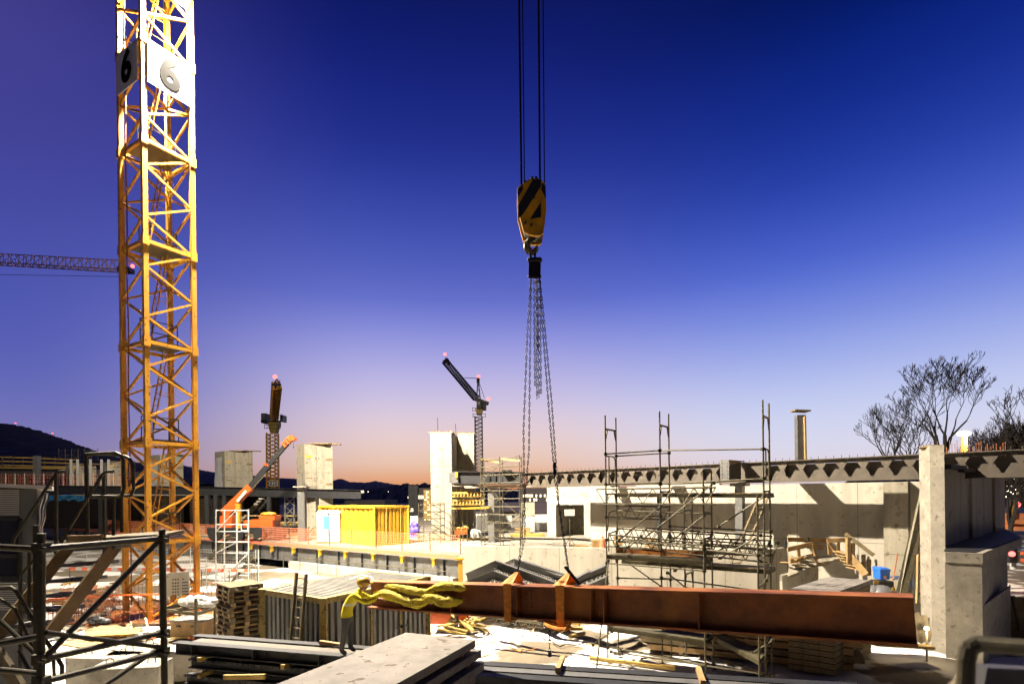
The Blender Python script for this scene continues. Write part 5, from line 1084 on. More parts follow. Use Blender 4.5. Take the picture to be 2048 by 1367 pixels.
# ================================================================== black steel beam stack in the foreground
def channel_beam(label, a, b, hh_, wd, ms='dark_steel', name='steel_beam', ribs=0, studs=0, grp=None, cleat=0):
    a = Vector(a); b = Vector(b); d = (b-a).normalized(); t = thing(name, label, 'steel beam', a, grp)
    mb = MB(); mb.ibeam(a, b, hh_, wd, .025, .018, up=Zv); part(t, 'beam', mb, ms); nb_ = Vector((d.y, -d.x, 0)); nb_ = nb_ if nb_.y < 0 else -nb_
    if studs:
        mb = MB()
        for i in range(studs): p = a+(b-a)*(i+.5)/studs+nb_*(wd/2)-Zv*.012; mb.tube(p, p+nb_*.05-Zv*.02, .012, n=5)
        part(t, 'shear_stud', mb, ms)['kind'] = 'stuff'
    if cleat:
        for i in range(cleat): p = a+(b-a)*(i+.35)/cleat; mb = MB(); mb.bar(p-Zv*.02+nb_*.0, p-Zv*(hh_*.9)+nb_*.0, .02, wd*1.25, up=nb_); part(t, 'cleat', mb, ms)
    if ribs:
        mb = MB()
        for i in range(ribs): p = a+(b-a)*(i+.5)/ribs-Zv*hh_*.45+nb_*.012; mb.tube(p, p+nb_*.03, .022, n=6)
        part(t, 'bolt', mb, ms)
    return t
sl = P(358, 1278, 12.9); sr = P(722, 1304, 11.35); zS = 1.8
sl = G(352, 1282, zS); sr = G(735, 1312, zS); sd_ = (sr-sl).normalized(); sn_ = Vector((-sd_.y, sd_.x, 0))
rows = [('front black steel beam on top of the foreground stack', 0, 0, .26, .22), ('rear black steel beam on top of the foreground stack', .55, .02, .24, .22)]
for lab, off, dz, hh_, wd in rows:
    channel_beam(lab, sl+sn_*off+Zv*dz, sr+sn_*off+Zv*dz, hh_, wd, ribs=7, cleat=3)
mb = MB(); mb.prism([sl+sn_*.12-Zv*.03+sd_*.3, sr+sn_*.12-Zv*.03, sr+sn_*.43-Zv*.03, sl+sn_*.43-Zv*.03+sd_*.3], (0,0,.015)); tag(mb.build('steel_plate', 'beam_grey'), 'pale plate between the two top black beams', 'plate')
for i in range(4):
    z = zS-.34-i*.37; lab = 'black studded steel beam in the foreground stack, %s layer down' % ('first','second','third','fourth')[i]
    channel_beam(lab, sl+sd_*(.45-.1*i)+Zv*(z-zS)-sn_*.03*i, sr+sd_*.9+Zv*(z-zS), .22, .2, studs=34, grp='studded black beams in the foreground stack')
    channel_beam(lab+', rear row', sl+sd_*(.1+.2*(i % 2))+Zv*(z-zS)+sn_*.45, sr+sd_*.5+Zv*(z-zS)+sn_*.45, .22, .2, studs=34, grp='studded black beams in the foreground stack')
    for s_ in (.18, .62, .9):
        mb = MB(); p = sl+(sr-sl)*s_+Zv*(z-zS+.05+.001*i); mb.bar(p-sn_*.25, p+sn_*.75, .09, .1); tag(mb.build('spacer_block', 'wood_y'), 'yellow timber block between the black beams, %s column %s level' % (('left','middle','right')[(.18,.62,.9).index(s_)], ('top','second','third','lowest')[i]), 'timber block', 'timber blocks in the black beam stack')
mb = MB(); a = sl+sd_*1.0-sn_*.3+Zv*(-1.0); mb.bar(P(448, 1353, 11.6), P(530, 1352, 11.4), .06, .1); tag(mb.build('timber_block', 'wood_y'), 'yellow timber lath in the lower black beam stack', 'timber')
mb = MB(); mb.bar(P(640, 1283, 12.2), P(686, 1290, 12.1), .1, .08); tag(mb.build('timber_lath', 'wood'), 'short brown timber in front of the silver container corner', 'timber')
# right part of the stack
ra = G(880, 1326, zS); rb_ = G(1730, 1378, zS); rd_ = (rb_-ra).normalized(); rn_ = Vector((-rd_.y, rd_.x, 0))
channel_beam('long black steel beam along the bottom edge, rear one', ra+rn_*.2, rb_+rn_*.2, .28, .26, ribs=12)
channel_beam('long black steel beam along the bottom edge, front one', ra-rn_*.32-Zv*.04, rb_-rn_*.32-Zv*.04, .28, .26, ribs=12)
channel_beam('lower black steel beam under the two long foreground beams', ra-rn_*.1-Zv*.42, rb_-rn_*.1-Zv*.42, .3, .3, ribs=12)
mb = MB(); mb.prism([ra+Vector((0,0,-.03))-rn_*.18, rb_-Zv*.03-rn_*.18, rb_-Zv*.03+rn_*.06, ra-Zv*.03+rn_*.06], (0,0,.012)); tag(mb.build('steel_plate', 'grey_steel'), 'grey plate between the long foreground beams', 'plate')
for x, y in ((1120, 1328), (1402, 1352)):
    mb = MB(); q = G(x, y, zS+.05); mb.bar(q-rn_*.35, q+rn_*.45, .09, .1); tag(mb.build('timber_block', 'wood'), 'timber block laid across the long black beams, %s' % ('left' if x < 1300 else 'right'), 'timber block', 'blocks across the long black beams')
for zz, k in ((.75,0),(.3,1)):
    mb = MB(); a = ra+(rb_-ra)*.0+Zv*(zz-zS); mb.bar(Vector((sl.x, sl.y, zz)), Vector((sl.x, sl.y, zz))+sd_*.5, .2, .2)
for k in range(5):
    p = ra+(rb_-ra)*(k+.3)/5; mb = MB(); mb.box((p.x, p.y, .67), (.5,.9,1.34), math.atan2(rd_.y, rd_.x)); tag(mb.build('support_block', 'concrete_plain'), 'concrete block carrying the long black beams, hidden low in the foreground', 'block', 'blocks under the black beams')
# ================================================================== concrete slab stack bottom centre
def slab_pts(z, dx=0): 
    b1 = G(812, 1263, z); b2 = G(951, 1278, z); a1 = G(520, 1376, z); a2 = G(775, 1376, z); return a1, a2, b2, b1
a1, a2, b2, b1 = slab_pts(2.5)
ls = (b2-a2).normalized(); ws = (b2-b1).normalized()
for i in range(4):
    z = 2.5-.145-i*.205; o = ls*(.0, .12, .02, -.1)[i]+ws*(.0, .06, .16, .05)[i]
    ps = [Vector((p.x, p.y, z))+o for p in (a1-ls*1.2, a2-ls*1.2, b2, b1)]
    mb = MB(); mb.prism(ps, (0,0,.14)); ob = mb.build('concrete_slab', 'slab'); bv = ob.modifiers.new('b', 'BEVEL'); bv.width = .008; bv.segments = 2
    tag(ob, 'precast concrete slab in the bottom centre stack, %s' % ('topmost with muddy footprints','second from the top','third from the top','fourth from the top')[i], 'concrete slab', 'precast slabs stacked bottom centre')
    if i < 3:
        for k in (.15, .75): mb = MB(); p = b2+(a2-b2)*k; q = b1+(a1-b1)*k; mb.bar(Vector((p.x,p.y,z-.033))+o-ws*.05, Vector((q.x,q.y,z-.033))+o, .1, .062); tag(mb.build('spacer_timber', 'wood_y'), 'flat spacer timber between the precast slabs', 'spacer', 'spacers between precast slabs')
# ================================================================== concrete blocks with lifting loops, left bottom
def cblock(label, px, py, ztop, w_, d_, hgt, rz, nl):
    c = G(px, py, ztop); t = thing('concrete_block', label, 'concrete block', Vector((c.x, c.y, ztop-hgt)), 'pale concrete blocks with lifting loops')
    mb = MB(); mb.box(Vector((c.x, c.y, ztop-hgt/2)), (w_, d_, hgt), rz); part(t, 'block', mb, 'concrete_plain'); u_ = Vector((math.cos(rz), math.sin(rz), 0))
    for k in range(nl):
        p = c+u_*w_*(-.3+.6*k/max(1, nl-1)); mb = MB(); mb.path([p-u_*.1, p-u_*.09+Zv*.12, p-u_*.03+Zv*.17, p+u_*.03+Zv*.17, p+u_*.09+Zv*.12, p+u_*.1], .012, 5); part(t, 'lifting_loop', mb, 'dark_steel')
cblock('front left concrete block with lifting loops below the mast', 212, 1308, .85, 1.75, .75, .85, -.12, 2)
cblock('front right concrete block with a lifting loop below the mast', 262, 1326, .85, 1.7, .8, .85, .12, 2)
cblock('rear concrete block with lifting loops beside the black beam stack', 310, 1297, .85, 2.2, .8, .85, .18, 3)
cblock('far concrete block behind the other blocks with lifting loops', 262, 1290, .8, 1.6, .6, .8, .3, 2)
# timber sheets, radiator grid, black bag, table, notice board, box, sacks
for i in range(9):
    c = G(212+random.uniform(-14,26), 1262+random.uniform(-6,8), .1+.05*i); mb = MB(); mb.box(c+Zv*.02, (random.uniform(.9,1.5), random.uniform(.5,.9), .035), random.uniform(-.5,.5)); tag(mb.build('plywood_sheet', random.choice(['wood','wood_y','wood_old'])), 'plywood offcut in the heap in front of the excavation pit', 'plywood', 'plywood offcuts beside the pit')
mb = MB(); mb.bar(G(150, 1280, .3), G(255, 1296, .35), 1.0, .05); tag(mb.build('plywood_sheet', 'wood'), 'large brown plywood sheet behind the concrete blocks', 'plywood')
mb = MB(); c = G(197, 1253, 0)
for i in range(16): mb.ball(c+Vector((random.uniform(-.35,.35), random.uniform(-.25,.25), random.uniform(.08,.38))), random.uniform(.1,.2), 7, 5, (1.4,1,.6))
tag(mb.build('cable_heap', 'black'), 'crumpled black foil heap on the ground left of the mast foot', 'foil')
t = thing('metal_grid', 'white slatted metal grid leaning near the foot of the mast', 'grid', G(278, 1270, 0)); a = P(262, 1242, 20.2); b = P(291, 1235, 20.0); a2_ = P(268, 1269, 19.9); b2_ = P(297, 1263, 19.7)
mb = MB(); mb.bar(a, a2_, .05).bar(b, b2_, .05); part(t, 'frame', mb, 'white_tube')
for k in range(10): mb = MB(); mb.bar(a+(a2_-a)*k/9, b+(b2_-b)*k/9, .05, .03); part(t, 'slat', mb, 'white_tube')
t = thing('notice_board', 'pale notice board with printed rows in front of the yellow mast', 'notice board', P(348, 1190, 21)); q0_ = P(319, 1194, 20.6); q1_ = P(379, 1186, 20.6); mb = MB(); mb.prism([q0_, q1_, P(378, 1141, 20.6), P(318, 1147, 20.6)], (0,.03,0)); part(t, 'panel', mb, 'board')
xd = (q1_-q0_).normalized()
mb = MB()
for j, y in enumerate((1158, 1165, 1171, 1177, 1183, 1189)):
    for k, x in enumerate((346, 351, 356, 366, 370, 374)):
        if j == 0 and k > 3: continue
        mb.bar(P(x-1.4, y-.06*(x-350), 20.57), P(x+1.4, y-.06*(x-350), 20.57), .006, .045, up=Zv)
mb.bar(P(335, 1152, 20.57), P(335, 1153.5, 20.57), .05, .006)
part(t, 'lettering', mb, 'ink')
for x in (322, 376): mb = MB(); mb.tube(XZ(x, 20.7), P(x, 1142, 20.7), .03); part(t, 'leg', mb, 'galv')
t = thing('metal_trestle', 'grey metal table frame right of the mast foot', 'table', G(370, 1245, 0)); mb = MB()
zT = 1.05; ps = [G(322, 1218, zT), G(392, 1227, zT), G(430, 1216, zT), G(360, 1208, zT)]
for a, b in zip(ps, ps[1:]+ps[:1]): mb.bar(a, b, .07, .12)
for k in (.3,.6): mb.bar(ps[0]+(ps[1]-ps[0])*k, ps[3]+(ps[2]-ps[3])*k, .06, .08)
part(t, 'frame', mb, 'galv')
for p in ps: mb = MB(); mb.bar(Vector((p.x,p.y,0)), p+(Zv*.55 if p is ps[1] else Zv*0), .08); part(t, 'leg', mb, 'galv')
for i in range(7):
    c = P(372+i*8, 1206+random.uniform(-5,3), 19.6); mb = MB(); mb.ball(c, .22, 8, 6, (1.4,1,.7)).ball(c+Vector((.15,0,.08)), .16, 7, 5); tag(mb.build('sack', 'sheet'), 'pale crumpled sack lying on the metal table', 'sack', 'pale sacks on the metal table')
t = thing('wooden_box', 'pale wooden box with handle holes left of the pallet stack', 'box', G(390, 1275, 0)); mb = MB(); c = G(391, 1272, 0); mb.box(c+Zv*.35, (1.3,.9,.6), -.1); part(t, 'body', mb, 'wood'); mb = MB(); mb.box(c+Zv*.68, (1.45,1.05,.05), -.1); part(t, 'lid', mb, 'slab')
mb = MB(); mb.box(c+Vector((-.35,-.47,.5)), (.16,.03,.05), -.1).box(c+Vector((.2,-.51,.5)), (.16,.03,.05), -.1); part(t, 'hand_hole', mb, 'ink')
scatter_boards('rubble_stick', 'loose timber scrap on the ground around the mast foot', 46, 150, 425, 1215, 1290, 0, (.3,1.4), ['wood','wood_y','concrete_plain','white','orange'], 'timber scraps around the mast foot', lift=.15, sec=(.09,.04))
scatter_boards('timber', 'loose timber on the ground left of the mast near the striped barrier', 24, 90, 260, 1165, 1215, 0, (.6,2.6), ['wood','rebar','concrete_plain','wood_y'], 'timbers near the striped barrier', lift=.3)
for i in range(22):
    c = G(random.choice([random.uniform(110, 250), random.uniform(330, 425)]), random.uniform(1190, 1285), 0); mb = MB(); r_ = random.uniform(.1,.3)
    for k in range(4): mb.ball(c+Vector((random.uniform(-r_,r_), random.uniform(-r_,r_), r_*.4)), r_*.7, 6, 4, (1,1,.6))
    tag(mb.build('debris_bag', random.choice(['sheet','white','concrete_plain','orange_net'])), 'small pale debris bag or lump on the muddy ground near the mast', 'debris', 'debris lumps near the mast')
scatter_boards('rubble_stick', 'small timber scrap on the muddy snow patched ground below the red beam', 26, 930, 1500, 1245, 1335, 0, (.1,.6), ['wood','wood_old','wood_y','concrete_plain'], 'timber scraps below the red beam', lift=.04, sec=(.06,.03))
for n_, (ms_, pts_) in enumerate((('black', [(960,1262),(1010,1276),(1075,1270),(1120,1290),(1190,1284),(1260,1300)]), ('strap', [(900,1275),(935,1290),(985,1284),(1040,1300),(1080,1296)]))):
    q = []
    for a_, b_ in zip(pts_, pts_[1:]):
        for k in range(5): q.append(G(a_[0]+(b_[0]-a_[0])*k/5, a_[1]+(b_[1]-a_[1])*k/5+2.5*math.sin(k*1.26+len(q)), .02))
    mb = MB(); mb.path(q, .018, 6); tag(mb.build('hose', ms_), '%s hose lying in curves on the ground below the red beam' % ('black' if n_ == 0 else 'orange'), 'hose')
# rebar cage round the pit
t = thing('rebar_cage', 'orange mesh guard round the pit at the foot of the yellow mast', 'rebar cage', G(290, 1250, 0)); mb = MB(); c = FL+(e1+e2)*S/2; rr_ = 3.0
cs = [c+Vector((-3.4,-1.9,0)), c+Vector((3.0,-2.1,0)), c+Vector((3.2,2.1,0)), c+Vector((-3.6,2.3,0))]
for a, b in zip(cs, cs[1:]+cs[:1]):
    L_ = (b-a).length
    for k in range(int(L_/.2)): p = a+(b-a)*k*.2/L_; mb.tube(p+Vector((random.uniform(-.03,.03),0,0)), p+Zv*1.05, .012, n=4, caps=False)
    for z in (.1,.55,1.0): mb.tube(a+Zv*z, b+Zv*(z+random.uniform(-.08,.08)), .012, n=4, caps=False)
part(t, 'mesh', mb, 'rebar')
mb = MB(); mb.path([cs[0]+Zv*1.1, (cs[0]+cs[1])/2+Zv*1.25, cs[1]+Zv*1.3], .03, 5); part(t, 'top_rail', mb, 'orange')
mb = MB(); mb.prism([cs[0]+Vector((.2,.2,.012)), cs[1]+Vector((-.2,.2,.012)), cs[2]+Vector((-.2,-.2,.012)), cs[3]+Vector((.2,-.2,.012))], (0,0,.04)); tag(mb.build('pit_base', 'red'), 'rust brown floor of the pit under the yellow mast', 'pit')
for (x0,y0,x1,y1) in ((120,1178,228,1206),(130,1190,235,1200),(118,1200,215,1215)):
    mb = MB(); a = G(x0,y0,.5); b = G(x1,y1,.4)
    for k in range(7): o = Vector((random.uniform(-.3,.3), random.uniform(-.4,.4), random.uniform(-.2,.35))); mb.tube(a+o, b+o*.6, .016, n=4)
    for k in range(12): p = a+(b-a)*(k+.5)/12; mb.tube(p+Vector((0,-.4,-.4)), p+Vector((0,.4,.4)), .012, n=4)
    tag(mb.build('rebar_mat', 'rebar'), 'tangled rusty reinforcing mat left of the mast, %s' % ('upper' if y0 < 1185 else 'middle' if y0 < 1195 else 'lower'), 'rebar', 'rusty reinforcing mats left of the mast')
# ================================================================== steel stair frames behind the red beam (bent black stringers)
def stringer(label, pts, Z, Z2, hh_=.28, n=12, grp='bent black stair stringers'):
    t = thing('stair_stringer', label, 'steel stringer', P(pts[0][0], pts[0][1], Z), grp); zz = [Z, (Z+Z2)/2, Z2][:len(pts)] if len(pts) == 3 else [Z, Z2]
    q = [P(x, y, z_) for (x, y), z_ in zip(pts, zz)]
    mb = MB()
    for a, b in zip(q, q[1:]): mb.ibeam(a, b, hh_, .14, .02, .015)
    part(t, 'channel', mb, 'grey_steel'); mb = MB()
    for a, b in zip(q, q[1:]):
        for i in range(n): p = a+(b-a)*(i+.2)/n-Zv*hh_; r_ = a+(b-a)*(i+.7)/n-Zv*hh_; mb.bar(p, r_-Zv*.12, .03, .03).bar(r_-Zv*.12, r_+(b-a)/n*.3+Zv*.03, .03, .03)
    part(t, 'tread_bracket', mb, 'dark_steel'); return t
stringer('front bent stringer with peak behind the left orange strap', [(932, 1146), (992, 1120), (1124, 1168)], 19.5, 17.5)
stringer('rear bent stringer with the highest peak, left of the chains', [(1012, 1124), (1030, 1116), (1138, 1150)], 21.0, 18.6)
stringer('low bent stringer just above the red beam at left', [(928, 1163), (988, 1140), (1050, 1164)], 18.6, 17.6, n=8)
stringer('right rising stringer behind the right strap', [(1128, 1166), (1180, 1140)], 18.5, 19.5, n=6)
stringer('far right rising stringer ending at the scaffold', [(1175, 1145), (1214, 1128)], 19.6, 20.3, n=5)
stringer('lowest right stringer above the red beam near the scaffold', [(1150, 1178), (1216, 1150)], 17.8, 19.3, n=6)
mb = MB(); mb.prism([P(1035,1120,20.5), P(1120,1150,18.4), P(1135,1148,18.9), P(1050,1120,21)], (0,0,-.03)); tag(mb.build('steel_landing', 'grey_steel'), 'pale flat sheet between the bent stringers', 'sheet')
t = thing('stair_flight', 'folded steel stair with zigzag brackets lying under the red beam', 'stairs', G(1000, 1232, .3)); mb = MB()
a = G(925, 1222, .35); b = G(1105, 1246, .35); a_2 = G(985, 1206, .35); b_2 = G(1140, 1225, .35)
for k in range(16): p = a+(b-a)*k/16; q = a_2+(b_2-a_2)*k/16; mb.bar(p, q, .22, .04)
part(t, 'tread', mb, 'wood'); mb = MB()
for k in range(9): p = a+(b-a)*(k+5)/14; mb.bar(p, p+(b-a)/28-Zv*.25, .04, .03).bar(p+(b-a)/28-Zv*.25, p+(b-a)/14, .04, .03)
mb.bar(a-Zv*.05, b-Zv*.05, .05, .12); part(t, 'zigzag', mb, 'galv')
# work table and timber offcuts
t = thing('saw_table', 'blue grey work table with yellow board behind the silver container', 'work table', G(885, 1262, 0)); c = G(884, 1258, 0)
mb = MB(); mb.box(c+Zv*.95, (1.2,.8,.05)).box(c+Vector((0,-.38,.85)), (1.2,.05,.14)); part(t, 'top', mb, 'wood_old')
for dx, dy in ((-.55,-.35),(.55,-.35),(-.55,.35),(.55,.35)): mb = MB(); mb.bar(c+Vector((dx,dy,0)), c+Vector((dx,dy,.94)), .07); part(t, 'leg', mb, 'blue' if dx < 0 and dy < 0 else 'grey_steel')
mb = MB(); c2 = c+Vector((.1,.9,0)); mb.box(c2+Zv*.35, (1.7,.05,.7)); tag(mb.build('yellow_board', 'orange'), 'orange yellow board standing behind the work table', 'board')
for i in range(26):
    c = G(930+random.gauss(0,18), 1256+random.gauss(0,7), 0)+Zv*random.uniform(.04,.35); d_ = Vector((random.uniform(-1,1), random.uniform(-.8,.8), random.uniform(-.25,.25))).normalized()*random.uniform(.4,1.1)
    mb = MB(); mb.bar(c-d_/2, c+d_/2, .12, .06); tag(mb.build('timber_offcut', 'wood_y'), 'timber offcut in the yellow heap beside the work table', 'timber', 'heap of yellow timber offcuts')
for x0,y0,x1,y1 in ((1118,1256,1165,1256),(1140,1272,1168,1265),(1180,1315,1350,1335),(1145,1245,1160,1247)): mb = MB(); mb.bar(G(x0,y0,.08), G(x1,y1,.08), .14, .1); tag(mb.build('squared_timber', 'wood_y'), 'yellow squared timber on the muddy ground, %s' % ('just below the right strap' if x0 == 1118 else 'short one under the beam' if x0 == 1140 else 'long one at the scaffold foot' if x0 == 1180 else 'tiny one near the strap'), 'timber')
# ================================================================== worker at the left end of the red beam
def worker():
    base = Vector((XZ(697, 11.55).x, 11.55, 1.8)); t = thing('person', 'worker in yellow hi-vis jacket and helmet guiding the left end of the red beam', 'person', base)
    def skin(name, pts, edges, ms, sub=2):
        me = bpy.data.meshes.new(name); me.from_pydata([tuple(base+Vector(p[:3])-Vector(t['_o'])) for p in pts], edges, []); me.materials.append(MT[ms]); o = bpy.data.objects.new(name, me); C.collection.objects.link(o); o.parent = t; o['_o'] = t['_o']
        sk = o.modifiers.new('s', 'SKIN'); sk.use_smooth_shade = True
        for i, p in enumerate(pts): me.skin_vertices[0].data[i].radius = (p[3], p[4] if len(p) > 4 else p[3])
        me.skin_vertices[0].data[0].use_root = True
        sb = o.modifiers.new('u', 'SUBSURF'); sb.levels = sub; sb.render_levels = sub; return o
    # jacket: hips, waist, chest, shoulders, arms reaching right to the beam, neck
    skin('body', [(-.06,0,.84,.14,.12),(-.01,0,.96,.14,.12),(.09,0,1.12,.16,.13),(.19,0,1.25,.15,.12),(.26,0,1.34,.065,.065),
        (.22,-.17,1.26,.075),(.46,-.20,1.12,.055),(.68,-.12,1.20,.042),
        (.21,.17,1.26,.075),(.46,.22,1.14,.055),(.68,.18,1.24,.042),
        (.01,-.10,.72,.1),(-.03,-.11,.45,.07),(-.10,-.11,.1,.055),(.02,-.13,.03,.05),
        (.01,.10,.72,.1),(.05,.11,.45,.07),(.03,.11,.1,.055),(.15,.12,.03,.05),(.30,0,1.40,.055)],
        [(0,1),(1,2),(2,3),(3,4),(3,5),(5,6),(6,7),(3,8),(8,9),(9,10),(0,11),(11,12),(12,13),(13,14),(0,15),(15,16),(16,17),(17,18),(4,19)], 'hivis')
    b = t.children[0]; b.data.materials.clear()
    mm = bpy.data.materials.new('work_clothes'); mm.use_nodes = True; tt = mm.node_tree; bs = tt.nodes['Principled BSDF']; n_ = tt.nodes.new
    co = n_('ShaderNodeTexCoord'); sx = n_('ShaderNodeSeparateXYZ'); tt.links.new(co.outputs['Object'], sx.inputs[0]); cr = n_('ShaderNodeValToRGB'); cr.color_ramp.interpolation = 'CONSTANT'
    els = cr.color_ramp.elements; els[0].color = (.05,.05,.045,1); els[1].position = .40; els[1].color = (.66,.55,.01,1)
    for p_, c_ in ((.52,(.55,.55,.5,1)),(.545,(.66,.55,.01,1))): e_ = els.new(p_); e_.color = c_
    dv = n_('ShaderNodeMath'); dv.operation = 'DIVIDE'; tt.links.new(sx.outputs[2], dv.inputs[0]); dv.inputs[1].default_value = 2.0; tt.links.new(dv.outputs[0], cr.inputs[0]); tt.links.new(cr.outputs[0], bs.inputs['Base Color']); bs.inputs['Roughness'].default_value = .75
    b.data.materials.append(mm)
    hd = base+Vector((.36,0,1.47)); mb = MB(); mb.ball(hd, .1, 14, 10, (1.02,.82,1.2)).ball(hd+Vector((.1,0,-.01)), .022, 8, 5).ball(hd+Vector((0,-.085,0)), .025, 6, 4, (.8,.4,1.3)).ball(hd+Vector((0,.085,0)), .025, 6, 4, (.8,.4,1.3)).ball(hd+Vector((.09,0,-.055)), .02, 6, 4, (.6,1.6,.4)); part(t, 'head', mb, 'skin', True)
    mb = MB(); [mb.ball(hd+Vector((.092, s_*.035, .025)), .012, 6, 4) for s_ in (-1,1)]; part(t, 'eye', mb, 'ink')
    mb = MB(); hh_ = hd+Vector((0,0,.06)); vs = []; 
    mb.ball(hh_, .135, 16, 10, (1.08,.92,.85)); mb.prism([hh_+Vector((.02,-.12,-.02)), hh_+Vector((.2,-.07,-.03)), hh_+Vector((.2,.07,-.03)), hh_+Vector((.02,.12,-.02))], (0,0,.015)); part(t, 'helmet', mb, 'yellow_paint', True)
    for s_, wr in ((-1, Vector((.68,-.12,1.20))), (1, Vector((.68,.18,1.24)))):
        w0 = base+wr; pts = [tuple(wr)+(.028,.02), (wr.x+.07, wr.y, wr.z-.005, .042, .018)]; ed = [(0,1)]
        for k, ln_ in enumerate((.075,.085,.08,.065)):
            y = wr.y+(k-1.5)*.021; i0 = len(pts); pts += [(wr.x+.095, y, wr.z-.005, .0095), (wr.x+.095+ln_*.55, y, wr.z-.02, .0088), (wr.x+.095+ln_*.85, y, wr.z-.055, .008)]; ed += [(1,i0),(i0,i0+1),(i0+1,i0+2)]
        i0 = len(pts); pts += [(wr.x+.05, wr.y-s_*.045, wr.z-.02, .012), (wr.x+.085, wr.y-s_*.062, wr.z-.04, .0095)]; ed += [(0,i0),(i0,i0+1)]
        skin('hand', pts, ed, 'skin', 1)
worker()
# yellow crumpled cover tied round the left end of the beam
from mathutils import noise
def fabric(label, pts, r0, seed, rear=False):
    ctr = [P(x, y, on_beam(x).y-dz) for x, y, dz in pts]; C2 = []
    for k in range(len(ctr)-1):
        p0, p1, p2, p3 = ctr[max(0,k-1)], ctr[k], ctr[k+1], ctr[min(len(ctr)-1,k+2)]
        for i in range(14):
            u = i/14; C2.append(.5*((2*p1)+(p2-p0)*u+(2*p0-5*p1+4*p2-p3)*u*u+(3*p1-p0-3*p2+p3)*u**3))
    C2.append(ctr[-1]); mb = MB(); vs = []; fs = []; n2 = 28; n = len(C2)
    for i, c in enumerate(C2):
        d = (C2[min(n-1,i+1)]-C2[max(0,i-1)]).normalized(); s1 = d.cross(Zv).normalized(); s2 = s1.cross(d); e = .35+.65*min(1, min(i, n-1-i)/8)
        for j in range(n2):
            a_ = 2*math.pi*j/n2; tw_ = a_+i*.05; q = Vector((i*.045+seed*7, math.cos(tw_)*1.6, math.sin(tw_)*1.6))
            w_ = e*(1.15-.75*abs(noise.noise(q*1.9))-.35*abs(noise.noise(q*4.3))+.2*noise.noise(Vector((i*.11, seed, 0))))
            vs.append(c+s1*r0*.8*w_*math.cos(a_)+s2*r0*1.25*w_*math.sin(a_))
    for i in range(n-1):
        for j in range(n2): fs.append((i*n2+j, i*n2+(j+1) % n2, (i+1)*n2+(j+1) % n2, (i+1)*n2+j))
    mb.add(vs, fs); mb.add(vs[:n2], [tuple(range(n2))]); mb.add(vs[-n2:], [tuple(range(n2))]); tag(mb.build('yellow_cloth', 'hivis', None, True), label, 'cloth', None)
fabric('upper twisted yellow cloth draped along the left part of the red beam', [(768,1172,.2),(800,1176,.24),(836,1183,.26),(856,1184,.26),(876,1174,.24),(906,1172,.22),(932,1176,.2)], .068, 1)
fabric('lower crumpled yellow cloth hanging along the left part of the red beam', [(748,1186,.2),(782,1190,.28),(812,1201,.3),(838,1205,.3),(862,1195,.3),(888,1202,.3),(926,1200,.24)], .092, 2)
# ================================================================== site cabin at left
zc_ = 11.0
t = thing('site_cabin', 'dark grey site cabin with louvred window at the left edge', 'site cabin', XZ(0, zc_))
b = XZ(80, zc_); a = b-Vector((5.2,4.2,0)); ux = (b-a).normalized(); Lw = (b-a).length; uy = Vector((-ux.y, ux.x, 0)); ztop = P(80, 972, zc_).z
mb = MB(); mb.prism([a, b, b+uy*2.4, a+uy*2.4], (0,0,ztop)); part(t, 'wall', mb, 'cabin')
mb = MB(); rl_ = P(104, 978, zc_-.1); mb.prism([a-uy*.25+Zv*(ztop+.35), Vector((rl_.x, rl_.y, rl_.z)), Vector((rl_.x, rl_.y, rl_.z))+uy*2.8, a+uy*2.8+Zv*(ztop+.35)], (0,0,.07)); part(t, 'roof', mb, 'white')
mb = MB(); mb.bar(a+ux*0-uy*.02+Zv*(ztop-.02), b-uy*.02+Zv*(ztop-.02), .06, .08); part(t, 'fascia', mb, 'galv')
def wpt(px, py, off=.03): 
    # point on the cabin front seen at px,py
    d_ = P(px, py, 1)-Vector((0,0,EYE)); n_ = -uy; k = (a-uy*off-Vector((0,0,EYE))).dot(n_)/d_.dot(n_); return Vector((0,0,EYE))+d_*k
for (x0,y0,x1,y1,tp) in ((-120,980,38,1032,'s'),(-120,1036,38,1156,'w'),(-120,1165,36,1222,'s')):
    if tp == 'w':
        mb = MB(); mb.prism([wpt(x0,y1), wpt(x1,y1), wpt(x1,y0), wpt(x0,y0)], -uy*.02); wn = part(t, 'window', mb, 'glass')
        mb = MB(); [mb.bar(wpt(*p_, .06), wpt(*q_, .06), .06, .08) for p_, q_ in (((x0,y0),(x1,y0)),((x0,y1),(x1,y1)),((x1,y0),(x1,y1)),((x0,(y0+y1)/2+15),(x1,(y0+y1)/2+15)))]; part(wn, 'frame', mb, 'dark_steel')
    else:
        mb = MB(); n = 14
        for k in range(n): y = y0+(y1-y0)*k/n; mb.bar(wpt(x0,y,.08), wpt(x1,y,.08), .05, .018)
        part(t, 'shutter', mb, 'white')
mb = MB(); vs = []; fs = []
for i in range(9):
    for j in range(12): vs.append(P(79+i*2.4*(1-j/14)+1.5*math.sin(j*1.3), 985+j*8.5, zc_-.1+.15*math.sin(i*1.9+j*.8)+.1*i))
for i in range(8):
    for j in range(11): q = i*12+j; fs.append((q, q+12, q+13, q+1))
mb.add(vs, fs); ob = mb.build('plastic_sheet', 'sheet', None, True); tag(ob, 'torn grey plastic sheet hanging from the cabin roof corner', 'plastic sheet')
